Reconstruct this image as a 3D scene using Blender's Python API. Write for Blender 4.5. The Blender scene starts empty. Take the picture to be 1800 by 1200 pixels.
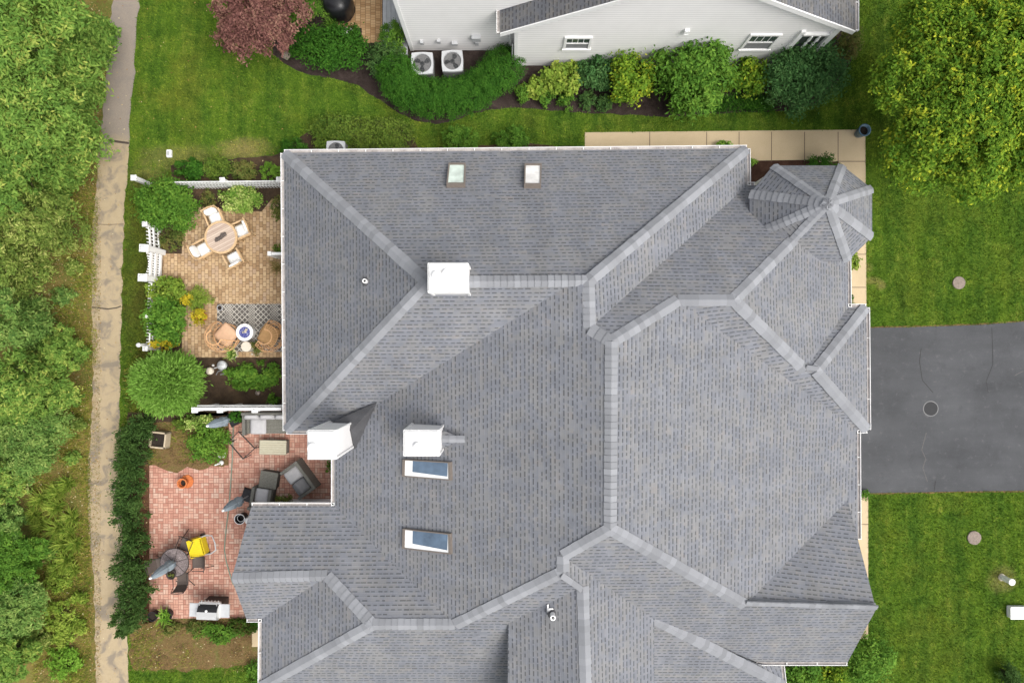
import bpy, bmesh, math, random
import numpy as np
from mathutils import Vector, Matrix
R = math.radians
scene = bpy.context.scene
C = scene.collection
random.seed(4)

# ------------------------------------------------------------------ camera, sky, sun, exposure
HCAM, FPX = 27.0, 1200.0
cam = bpy.data.objects.new('camera', bpy.data.cameras.new('camera'))
C.objects.link(cam)
cam.location = (0, 0, HCAM)
cam.data.lens = 24; cam.data.sensor_width = 36
cam.data.clip_start = 0.1; cam.data.clip_end = 2000
scene.camera = cam

SUN_EL, SUN_AZ = R(58), R(118)          # azimuth clockwise from +Y
w = bpy.data.worlds.new('World'); scene.world = w; w.use_nodes = True
nt = w.node_tree; bg = nt.nodes['Background']
sky = nt.nodes.new('ShaderNodeTexSky'); sky.sky_type = 'NISHITA'; sky.sun_disc = False
sky.sun_elevation = SUN_EL; sky.sun_rotation = SUN_AZ
sky.dust_density = 6.0; sky.air_density = 1.0; sky.ozone_density = 1.0
hs = nt.nodes.new('ShaderNodeHueSaturation'); hs.inputs['Saturation'].default_value = 0.28
nt.links.new(sky.outputs[0], hs.inputs['Color']); nt.links.new(hs.outputs[0], bg.inputs['Color'])
bg.inputs['Strength'].default_value = 0.15
sl = bpy.data.lights.new('sun', 'SUN'); sl.energy = 1.15; sl.angle = R(40); sl.color = (1, 0.96, 0.9)
sun = bpy.data.objects.new('sun', sl); C.objects.link(sun)
d = Vector((math.sin(SUN_AZ) * math.cos(SUN_EL), math.cos(SUN_AZ) * math.cos(SUN_EL), math.sin(SUN_EL)))
sun.rotation_euler = d.to_track_quat('Z', 'Y').to_euler(); sun.location = d * 60
scene.view_settings.view_transform = 'Standard'
scene.view_settings.look = 'None'
scene.view_settings.exposure = 0.55
scene.view_settings.gamma = 1.0

def at(px, py, z=0.0):
    """survey point: bearing measured on the drone photo, height z above the ground"""
    k = (HCAM - z) / FPX
    return Vector(((px - 900) * k, (600 - py) * k, z))

# ------------------------------------------------------------------ node helper
class S:
    def __init__(s, nt, o): s.nt, s.o = nt, o
    def m(s, op, b=None, c=None):
        n = s.nt.nodes.new('ShaderNodeMath'); n.operation = op
        for i, v in enumerate((s, b, c)):
            if v is None: continue
            if isinstance(v, S): s.nt.links.new(v.o, n.inputs[i])
            else: n.inputs[i].default_value = v
        return S(s.nt, n.outputs[0])
    def __add__(s, b): return s.m('ADD', b)
    def __sub__(s, b): return s.m('SUBTRACT', b)
    def __mul__(s, b): return s.m('MULTIPLY', b)
    def __truediv__(s, b): return s.m('DIVIDE', b)
    def fl(s): return s.m('FLOOR')
    def fr(s): return s.m('FRACT')
    def gt(s, b): return s.m('GREATER_THAN', b)
    def lt(s, b): return s.m('LESS_THAN', b)
    def mx(s, b): return s.m('MAXIMUM', b)
    def inv(s): return s.m('MULTIPLY_ADD', -1.0, 1.0)
    def rng(s, a, b, c=0.0, d=1.0):
        n = s.nt.nodes.new('ShaderNodeMapRange'); n.clamp = True
        s.nt.links.new(s.o, n.inputs[0])
        for i, v in enumerate((a, b, c, d)): n.inputs[i + 1].default_value = v
        return S(s.nt, n.outputs[0])

class MatB:
    def __init__(s, name, rough=0.8, spec=0.3):
        s.m = bpy.data.materials.new(name); s.m.use_nodes = True
        s.nt = s.m.node_tree; s.b = s.nt.nodes['Principled BSDF']
        s.b.inputs['Roughness'].default_value = rough
        s.b.inputs['Specular IOR Level'].default_value = spec
        s._tc = None
    def tc(s):
        if not s._tc: s._tc = s.nt.nodes.new('ShaderNodeTexCoord')
        return s._tc
    def xyz(s, which='Object'):
        n = s.nt.nodes.new('ShaderNodeSeparateXYZ'); s.nt.links.new(s.tc().outputs[which], n.inputs[0])
        return [S(s.nt, n.outputs[i]) for i in range(3)]
    def vec(s, x, y, z=0.0):
        n = s.nt.nodes.new('ShaderNodeCombineXYZ')
        for i, v in enumerate((x, y, z)):
            if isinstance(v, S): s.nt.links.new(v.o, n.inputs[i])
            else: n.inputs[i].default_value = v
        return S(s.nt, n.outputs[0])
    def noise(s, scale, detail=4, rough=0.6, vec=None, which='Object', dist=0.0):
        n = s.nt.nodes.new('ShaderNodeTexNoise')
        n.inputs['Scale'].default_value = scale; n.inputs['Detail'].default_value = detail
        n.inputs['Roughness'].default_value = rough; n.inputs['Distortion'].default_value = dist
        s.nt.links.new(vec.o if vec else s.tc().outputs[which], n.inputs['Vector'])
        return S(s.nt, n.outputs[0])
    def white(s, vec):
        n = s.nt.nodes.new('ShaderNodeTexWhiteNoise'); n.noise_dimensions = '3D'
        s.nt.links.new(vec.o, n.inputs['Vector']); return S(s.nt, n.outputs[0])
    def attr(s, name):
        n = s.nt.nodes.new('ShaderNodeAttribute'); n.attribute_name = name
        return S(s.nt, n.outputs['Fac'])
    def mix(s, f, a, b, mode='MIX'):
        n = s.nt.nodes.new('ShaderNodeMix'); n.data_type = 'RGBA'; n.blend_type = mode
        if isinstance(f, S): s.nt.links.new(f.o, n.inputs[0])
        else: n.inputs[0].default_value = f
        for i, v in ((6, a), (7, b)):
            if isinstance(v, S): s.nt.links.new(v.o, n.inputs[i])
            else: n.inputs[i].default_value = (*v, 1)
        return S(s.nt, n.outputs[2])
    def ramp(s, f, cols):
        n = s.nt.nodes.new('ShaderNodeValToRGB'); e = n.color_ramp.elements
        while len(e) < len(cols): e.new(0.5)
        for i, (p, c) in enumerate(cols): e[i].position = p; e[i].color = (*c, 1)
        s.nt.links.new(f.o, n.inputs[0]); return S(s.nt, n.outputs[0])
    def color(s, c):
        if isinstance(c, S): s.nt.links.new(c.o, s.b.inputs['Base Color'])
        else: s.b.inputs['Base Color'].default_value = (*c, 1)
        return s
    def bump(s, h, dist=0.02, strength=1.0):
        n = s.nt.nodes.new('ShaderNodeBump'); n.inputs['Distance'].default_value = dist
        n.inputs['Strength'].default_value = strength
        s.nt.links.new(h.o, n.inputs['Height']); s.nt.links.new(n.outputs[0], s.b.inputs['Normal'])
        return s

M = {}
def plain(name, c, rough=0.7, var=0.15, scale=6.0, metal=0.0, spec=0.3, bump=0.0):
    """colour with two scales of wear"""
    b = MatB(name, rough, spec)
    n = b.noise(scale, 5); n2 = b.noise(scale * 9, 3)
    f = (n * 0.6 + n2 * 0.4).rng(0.3, 0.7)
    lo = tuple(max(0, x * (1 - var)) for x in c); hi = tuple(min(1, x * (1 + var)) for x in c)
    b.color(b.mix(f, lo, hi)); b.b.inputs['Metallic'].default_value = metal
    if bump: b.bump(n2, bump)
    M[name] = b.m; return b.m

GAIN = dict(leaf_wood=(1.36, 1.38, 1.2), leaf_woodblue=(1.32, 1.36, 1.2), leaf_woodyellow=(1.22, 1.25, 1.05), leaf_mid=(1.25, 1.35, .95), leaf_lime=(.92, .98, 1.2), leaf_blue=(1.1, 1.1, 1.1), leaf_maple=(1.32, 1.36, .95), leaf_globe=(1, 1.05, 1.15), leaf_purple=(1.0, .96, .88), leaf_deep=(1.0, 1.25, .8), leaf_fallen=(1, 1, 1), straw=(1, 1, 1), petal_white=(1, 1, 1), leaf_yew=(1.1, 1.15, .95))
def leafmat(name, cols, trans=0.25):
    b = MatB(name, 0.7, 0.10)
    c = b.ramp(b.attr('tint'), [(i / (len(cols) - 1), tuple(min(.85, v * k) for v, k in zip(x, GAIN.get(name, (1.15, 1.2, .9))))) for i, x in enumerate(cols)])
    b.color(c)
    t = b.nt.nodes.new('ShaderNodeBsdfTranslucent'); b.nt.links.new(c.o, t.inputs[0])
    mx = b.nt.nodes.new('ShaderNodeMixShader'); mx.inputs[0].default_value = trans
    out = b.nt.nodes['Material Output']
    b.nt.links.new(b.b.outputs[0], mx.inputs[1]); b.nt.links.new(t.outputs[0], mx.inputs[2])
    b.nt.links.new(mx.outputs[0], out.inputs[0])
    M[name] = b.m

leafmat('leaf_deep', [(.022, .062, .012), (.045, .115, .018), (.085, .170, .030)])
leafmat('leaf_mid', [(.035, .090, .016), (.080, .165, .028), (.150, .240, .045)])
leafmat('leaf_wood', [(.050, .110, .024), (.110, .200, .040), (.180, .275, .060), (.36, .38, .10)], .35)
leafmat('leaf_woodyellow', [(.060, .115, .028), (.130, .190, .042), (.22, .28, .07), (.46, .46, .18)], .35)
leafmat('leaf_woodblue', [(.050, .108, .028), (.105, .190, .046), (.175, .262, .070), (.33, .39, .13)], .35)
leafmat('leaf_shade', [(.028, .070, .026), (.055, .115, .040), (.095, .160, .052)])
leafmat('leaf_light', [(.08, .18, .025), (.15, .28, .04), (.25, .38, .08)])
leafmat('leaf_globe', [(.12, .24, .03), (.20, .36, .05), (.32, .48, .10)], .3)
leafmat('leaf_blue', [(.030, .088, .026), (.060, .150, .042), (.110, .215, .066)])
leafmat('leaf_lime', [(.11, .19, .02), (.24, .33, .035), (.42, .46, .07)])
leafmat('leaf_gold', [(.20, .20, .02), (.46, .36, .03), (.62, .48, .06)])
leafmat('leaf_maple', [(.045, .110, .015), (.090, .175, .024), (.17, .255, .032), (.46, .46, .05)], .35)
leafmat('leaf_purple', [(.065, .030, .030), (.155, .070, .066), (.245, .122, .108), (.32, .21, .15)], .15)
leafmat('leaf_varieg', [(.06, .14, .025), (.15, .26, .05), (.34, .42, .14), (.62, .62, .32)])
leafmat('leaf_yew', [(.026, .058, .018), (.055, .108, .030), (.095, .160, .045)])
leafmat('leaf_dull', [(.045, .075, .02), (.095, .13, .035), (.17, .17, .06), (.18, .11, .06)])
leafmat('leaf_juniper', [(.040, .085, .018), (.085, .145, .028), (.15, .21, .04), (.03, .035, .018)])
leafmat('leaf_red', [(.08, .03, .02), (.05, .10, .02), (.10, .16, .03)])
leafmat('petal_white', [(.6, .6, .55), (.8, .8, .78)], .1)
leafmat('leaf_fallen', [(.16, .08, .03), (.34, .2, .07), (.42, .30, .12), (.6, .54, .34)], .05)
leafmat('straw', [(.20, .13, .05), (.32, .22, .09), (.20, .20, .05), (.10, .13, .03)], .1)

plain('white_paint', (.80, .80, .79), .5, .05, 3)
plain('white_vinyl', (.78, .78, .77), .4, .05, 4)
plain('teak', (.52, .36, .20), .6, .25, 14)
plain('wicker_grey', (.145, .142, .125), .75, .45, 40, bump=.01)
plain('wicker_dark', (.07, .068, .06), .8, .3, 40)
plain('cushion_grey', (.43, .425, .43), .9, .10, 9, bump=.006)
plain('cushion_dark', (.20, .20, .205), .9, .12, 9, bump=.006)
plain('cushion_white', (.80, .79, .76), .9, .05, 6, bump=.005)
plain('cushion_peach', (.60, .38, .24), .9, .12, 8)
plain('cushion_tan', (.42, .25, .11), .9, .2, 8)
plain('rattan', (.62, .36, .18), .6, .25, 20)
plain('umbrella_cloth', (.30, .36, .41), .85, .15, 7, bump=.01)
plain('dark_metal', (.045, .038, .035), .5, .3, 20)
plain('brown_mesh', (.095, .075, .065), .7, .3, 45)
plain('grey_metal', (.50, .51, .52), .45, .1, 10, .25)
plain('steel', (.56, .56, .555), .38, .06, 8, .4)
plain('black_plastic', (.018, .018, .02), .45, .3, 10)
plain('black_cover', (.012, .012, .014), .35, .3, 5, spec=.5)
plain('terracotta', (.52, .16, .05), .7, .25, 12)
plain('yellow_plastic', (.72, .56, .02), .45, .1, 8)
plain('yellow_shade', (.60, .42, .02), .5, .12, 8)
plain('stone', (.27, .22, .185), .9, .25, 14, bump=.02)
plain('iron_cover', (.026, .027, .029), .7, .3, 30)
plain('ring_grey', (.17, .17, .17), .7, .2, 20)
plain('hose', (.22, .26, .20), .6, .2, 12)
plain('bark', (.10, .075, .055), .9, .4, 12, bump=.03)
plain('stem_green', (.05, .06, .025), .9, .3, 20)
plain('bronze_frame', (.17, .145, .125), .5, .15, 10)
plain('lead', (.085, .085, .09), .5, .25, 3, .2)
plain('tan_concrete', (.46, .38, .27), .9, .15, 8)
plain('drum_beige', (.62, .56, .46), .8, .12, 12)
plain('blue_glaze', (.06, .13, .19), .3, .25, 8, spec=.5)
plain('dark_soil', (.035, .026, .02), .95, .5, 18, bump=.03)
plain('gutter_debris', (.36, .335, .32), .9, .5, 3)
plain('gravel_pale', (.55, .45, .38), .9, .3, 30)
plain('deck_board', (.42, .43, .44), .8, .15, 6)
plain('fan_blade', (.05, .052, .055), .4, .2, 10, .4)
plain('fan_guard', (.12, .12, .12), .5, .2, 30, .3)
plain('opening_shade', (.05, .06, .055), .5, .3, 6)
plain('flame', (.85, .55, .22), .6, .2, 12)
plain('grey_stain', (.20, .205, .21), .8, .2, 12)

def glass(name, c, rough=.08):
    b = MatB(name, rough, .6); n = b.noise(1.8, 3)
    b.color(b.mix(n.rng(.3, .7), tuple(x * .7 for x in c), tuple(min(1, x * 1.25) for x in c)))
    M[name] = b.m
glass('pane_blue', (.10, .145, .205), .15)
glass('pane_pale', (.52, .60, .54), .2)
glass('pane_white', (.66, .65, .63), .2)
glass('pane_dark', (.05, .07, .065))

# shingles: courses of laminated tabs; dark band under each raised tab holds printed granules plus painted tab shadow
def shingles(name, base, warm):
    b = MatB(name, .92, .15)
    u, v, _ = b.xyz('UV')
    row = (v / .143).fl(); fv = (v / .143).fr()
    off = b.white(b.vec(row, 3.3)) * 9.0
    uu = u / .21 + off; cell = uu.fl(); fu = uu.fr()
    r1 = b.white(b.vec(cell, row, 1.0)); r2 = b.white(b.vec(cell, row, 7.0)); r4 = b.white(b.vec(cell, row, 11.0))
    r3 = b.white(b.vec((u / .42 + off).fl(), row, 5.0))
    big = b.noise(.8, 4, .6, which='Object'); fine = b.noise(55, 2); mid = b.noise(3.2, 3)
    patch = b.noise(2.0, 5, .65, dist=.4)
    c = b.mix((patch * .75 + r3 * .14 + big * .25).rng(.50, .66), base, warm)
    c = b.mix((mid * .8 + r3 * .25).rng(.66, .80) * .6, c, (.200, .184, .178))
    lum = (r3 * .24 + fine * .40 + big * .35 + mid * .20).rng(.36, .84, .84, 1.13)
    streak = b.noise(1.0, 4, .6, vec=b.vec(u * 1.5, v * .22)); lum = lum * streak.rng(.3, .7, .91, 1.08)
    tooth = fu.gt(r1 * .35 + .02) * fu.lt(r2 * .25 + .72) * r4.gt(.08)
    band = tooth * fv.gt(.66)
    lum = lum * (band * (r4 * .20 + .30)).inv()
    lite = (fv.lt(.22) * (r2 * .14 + .02)) + 1.0  # lit butt edges painted in as a lighter line
    lum = lum * lite * (fv.gt(.84) * .07).inv()  # thin dark line paints the shade beneath the next course
    g = b.vec(lum, lum, lum)
    b.color(b.mix(1.0, c, g, 'MULTIPLY'))
    b.bump(fv.inv() * .6 + tooth * .6 + fine * .2, .008, .6)
    M[name] = b.m
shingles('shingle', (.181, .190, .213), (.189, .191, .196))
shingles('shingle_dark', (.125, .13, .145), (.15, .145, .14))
b = MatB('cap_shingle', .92, .15)
u, v, _ = b.xyz('UV')
r = b.white(b.vec((u / .20).fl(), 2.0)); fine = b.noise(50, 3)
lum = (r * .60 + fine * .40).rng(.15, .85, .80, 1.10) * ((u / .20).fr().lt(.09).inv() * .28 + .72)
b.color(b.mix(1.0, (.250, .258, .275), b.vec(lum, lum, lum), 'MULTIPLY')); M['cap_shingle'] = b.m

b = MatB('siding', .6, .3)
x, y, z = b.xyz()
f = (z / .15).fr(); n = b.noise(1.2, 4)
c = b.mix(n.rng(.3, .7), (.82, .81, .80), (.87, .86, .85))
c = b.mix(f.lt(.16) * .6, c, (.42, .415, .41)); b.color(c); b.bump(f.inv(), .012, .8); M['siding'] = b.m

def grass_color(b):
    p1 = b.noise(.33, 5, .68); p2 = b.noise(1.5, 6, .75, dist=.6); p3 = b.noise(17, 4, .8); p4 = b.noise(.9, 3, .6)
    x, y, z = b.xyz()
    streak = b.noise(1.1, 4, .65, vec=b.vec(x * 2.6, y * .35))
    f = p2 * .50 + p3 * .46 + streak * .36
    c = b.ramp(f.rng(.52, .82), [(0, (.030, .070, .011)), (.40, (.060, .120, .016)), (.72, (.104, .170, .022)), (1, (.20, .225, .045))])
    stripe = ((x + y * .06 + p4 * .5) * 3.9).m('SINE').rng(-.3, .9)
    c = b.mix(stripe * .20, c, (.120, .200, .018))
    west = x.rng(-16, 12, 1.0, .50)
    dry = (p1 * .62 + p3 * .22 + p4 * .25).rng(.54, .70)
    c = b.mix(dry * west * .5, c, (.18, .17, .030))
    # lawn is scorched along the house beds and round the path corner
    for cx, cy, rx, ry, k in ((-10.6, 7.6, 1.0, .45, .85), (-13.2, 7.3, 1.6, .5, .45), (-14.4, 6.5, .7, .6, .5), (-5.6, 7.9, .9, .3, .4), (19.4, -9.4, .55, .5, .6), (13.9, 2.9, .30, .2, .7), (14.6, 2.2, .2, .2, .7), (14.2, 2.4, .4, .15, .6)):
        d = ((x - cx) / rx).m('POWER', 2.0) + ((y - cy) / ry).m('POWER', 2.0) + (p3 - .5) * 3.0 + (p2 - .5) * 5.0
        c = b.mix(d.rng(.0, 1.5, k, 0.0) * p2.rng(.35, .6, .35, 1.0), c, (.33, .255, .11))
    # worn, scorched strip between the fence and the path
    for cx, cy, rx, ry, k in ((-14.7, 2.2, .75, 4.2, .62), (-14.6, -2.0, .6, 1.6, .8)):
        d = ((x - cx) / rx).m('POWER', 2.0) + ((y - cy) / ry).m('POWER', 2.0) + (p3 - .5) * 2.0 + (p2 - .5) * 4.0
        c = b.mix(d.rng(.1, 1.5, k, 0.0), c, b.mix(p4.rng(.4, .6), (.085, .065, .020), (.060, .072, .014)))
    return c, p3
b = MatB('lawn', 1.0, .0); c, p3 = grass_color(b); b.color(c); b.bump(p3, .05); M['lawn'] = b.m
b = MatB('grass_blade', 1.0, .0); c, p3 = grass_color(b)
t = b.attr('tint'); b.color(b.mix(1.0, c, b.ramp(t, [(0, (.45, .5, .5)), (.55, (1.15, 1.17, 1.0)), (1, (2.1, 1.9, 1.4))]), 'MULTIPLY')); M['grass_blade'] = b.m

def earth(name, cols, scale=2.0, fine=30, bump=.04):
    b = MatB(name, .97, .1)
    n1 = b.noise(scale, 6, .65, dist=.6); n2 = b.noise(fine, 4, .75)
    f = (n1 * .62 + n2 * .45).rng(.36, .70)
    b.color(b.ramp(f, [(i / (len(cols) - 1), x) for i, x in enumerate(cols)])); b.bump(n2, bump); M[name] = b.m
earth('leaf_litter', [(.06, .065, .018), (.15, .10, .032), (.10, .135, .026), (.23, .155, .055), (.15, .165, .035), (.33, .23, .09)], .9, 18)
earth('mulch', [(.022, .016, .014), (.045, .033, .029), (.085, .062, .055)], 2.0, 40)
earth('soil', [(.03, .022, .015), (.07, .048, .032), (.13, .085, .05)], 1.6, 36)
earth('red_mulch', [(.05, .025, .015), (.12, .06, .035), (.20, .11, .06)], 1.8, 36)
earth('dry_dirt', [(.045, .065, .012), (.10, .065, .03), (.17, .11, .05), (.22, .145, .065), (.11, .125, .03), (.29, .22, .11)], 1.5, 22, .06)
earth('brown_mulch', [(.035, .018, .012), (.065, .034, .024), (.11, .06, .04)], 2.5, 45)

b = MatB('path_concrete', .95, .15)
x, y, z = b.xyz()
n1 = b.noise(1.5, 4, .55, dist=.8); n2 = b.noise(45, 3, .7); n3 = b.noise(.25, 2); n4 = b.noise(5, 4)
c = b.mix((n2 * .5 + n4 * .5).rng(.25, .75), (.335, .265, .165), (.435, .35, .23))
c = b.mix((n1 * .9 + n4 * .2).rng(.53, .66) * .75, c, (.185, .16, .135))
old = (y + (n1 - .5) * 1.0).rng(7.7, 8.1)
c = b.mix(old * .85, c, b.mix(n2.rng(.3, .7), (.185, .160, .140), (.27, .235, .205)))
b.color(c); b.bump(n2, .01); M['path_concrete'] = b.m

b = MatB('walk_concrete', .9, .2)
n2 = b.noise(60, 3, .7); n4 = b.noise(1.1, 4)
b.color(b.mix((n2 * .6 + n4 * .4).rng(.3, .7), (.44, .345, .215), (.57, .455, .30))); b.bump(n2, .006); M['walk_concrete'] = b.m
plain('joint_dark', (.16, .12, .085), .95, .3, 20)
plain('crack_dark', (.07, .055, .045), .95, .3, 20)
plain('crack_asphalt', (.042, .042, .043), .95, .3, 20)
plain('crack_pale', (.11, .107, .103), .95, .3, 20)

b = MatB('asphalt', .9, .25)
n1 = b.noise(.5, 5, .6); n2 = b.noise(70, 3, .8); n3 = b.noise(4, 5, .7)
x, y, z = b.xyz()
n5 = b.noise(.45, 4, .6, vec=b.vec(x * .35, y * 1.6))
c = b.mix((n1 * .35 + n2 * .35 + n5 * .4).rng(.38, .72), (.043, .045, .048), (.096, .099, .105))
c = b.mix(n3.rng(.58, .76) * .45, c, (.15, .148, .15)); n6 = b.noise(1.6, 5, .7); c = b.mix(n6.rng(.55, .72) * .35, c, (.038, .038, .042)); b.color(c); b.bump(n2, .006); M['asphalt'] = b.m

def paver_basket(name, s=.2):
    b = MatB(name, .9, .2)
    x, y, z = b.xyz()
    cx = (x / s).fl(); cy = (y / s).fl(); fx = (x / s).fr(); fy = (y / s).fr()
    par = ((cx + cy) * .5).fr().gt(.25)
    co = par * fx + par.inv() * fy; half = (co * 2.0).fl(); hf = (co * 2.0).fr()
    joint = (hf.lt(.16) * .8).mx(fx.lt(.09)).mx(fy.lt(.09))
    r = b.white(b.vec(cx * 2.0 + half, cy * 2.0 + par, half)); n = b.noise(1.1, 5, .65); fine = b.noise(50, 3)
    c = b.ramp((r * .75 + fine * .25).rng(.1, .9), [(0, (.41, .195, .145)), (.5, (.52, .285, .212)), (1, (.58, .38, .295))])
    c = b.mix((n * .8 + r * .3).rng(.60, .90) * .6, c, (.47, .42, .35))
    c = b.mix(joint * .9, c, (.25, .12, .085)); b.color(c); b.bump(joint.inv(), .01); M[name] = b.m
paver_basket('red_paver')
def paver_running(name, cols, mortar, lx=.135, ly=.205):
    b = MatB(name, .9, .2)
    x, y, z = b.xyz()
    col = (x / lx).fl(); yy = y / ly + (col * .5).fr(); cy = yy.fl(); fx = (x / lx).fr(); fy = yy.fr()
    joint = fx.lt(.10).mx(fy.lt(.07))
    r = b.white(b.vec(col, cy, 2.0)); n = b.noise(.7, 4); fine = b.noise(50, 3)
    c = b.ramp((r * .6 + n * .5 + fine * .2).rng(.3, 1.0), [(i / (len(cols) - 1), q) for i, q in enumerate(cols)])
    c = b.mix(joint * .85, c, mortar); b.color(c); b.bump(joint.inv(), .01); M[name] = b.m
paver_running('tan_paver', [(.27, .17, .09), (.385, .26, .145), (.485, .345, .20), (.38, .27, .18)], (.15, .10, .06))
paver_running('ochre_paver', [(.36, .21, .10), (.48, .30, .15), (.56, .38, .21)], (.20, .13, .07), .2, .1)

b = MatB('rug_weave', .95, .1)
x, y, z = b.xyz('Object'); wob = b.noise(2.2, 3)
p = ((x + y) / .21).fr(); q = ((x - y) / .21).fr()
band = ((x / .9).fr().gt(.72)); p2 = ((x + y) / .105).fr(); q2 = ((x - y) / .105).fr()
ln = (p.lt(.20).mx(q.lt(.20))) * band.inv(); ln2 = (p2.lt(.35).mx(q2.lt(.35))) * band
f = ln.mx(ln2 * .8) * wob.rng(.35, .6, .45, 1.0)
c = b.mix(f, (.115, .105, .095), (.52, .49, .43)); b.color(c); M['rug_weave'] = b.m

b = MatB('teak_slats', .7, .25)
x, y, z = b.xyz(); f = (y / .075).fr(); r = b.white(b.vec((y / .075).fl(), 1.0))
n = b.noise(7, 4, .6, vec=b.vec(x * .6, y * 5.0))
c = b.ramp((r * .5 + n * .6).rng(.25, .85), [(0, (.34, .25, .20)), (.5, (.46, .36, .29)), (1, (.56, .46, .37))])
b.color(b.mix(f.lt(.10), c, (.20, .14, .10))); M['teak_slats'] = b.m
b = MatB('wood_slats', .7, .25)
x, y, z = b.xyz(); f = (y / .088).fr(); n = b.noise(6, 4, .6, vec=b.vec(x * 1.2, y * 6.0))
c = b.mix(n.rng(.3, .7), (.37, .34, .245), (.50, .47, .355)); b.color(b.mix(f.lt(.10), c, (.20, .185, .14))); M['wood_slats'] = b.m
b = MatB('wicker_rows', .8, .2)
x, y, z = b.xyz(); f = (y / .055).fr(); n = b.noise(30, 3)
c = b.mix(n.rng(.3, .7), (.12, .118, .10), (.215, .21, .18)); b.color(b.mix(f.lt(.2), c, (.08, .078, .07))); M['wicker_rows'] = b.m
b = MatB('mesh_top', .5, .4)
n = b.noise(38, 2, .6); n2 = b.noise(9, 3)
b.color(b.ramp((n * .7 + n2 * .3).rng(.35, .65), [(0, (.05, .04, .04)), (.5, (.15, .12, .115)), (1, (.33, .28, .28))])); M['mesh_top'] = b.m
b = MatB('fire_glass', .2, .6)
n = b.noise(34, 2); b.color(b.ramp(n.rng(.3, .7), [(0, (.02, .03, .16)), (.6, (.06, .07, .26)), (1, (.55, .55, .65))])); M['fire_glass'] = b.m

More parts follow.
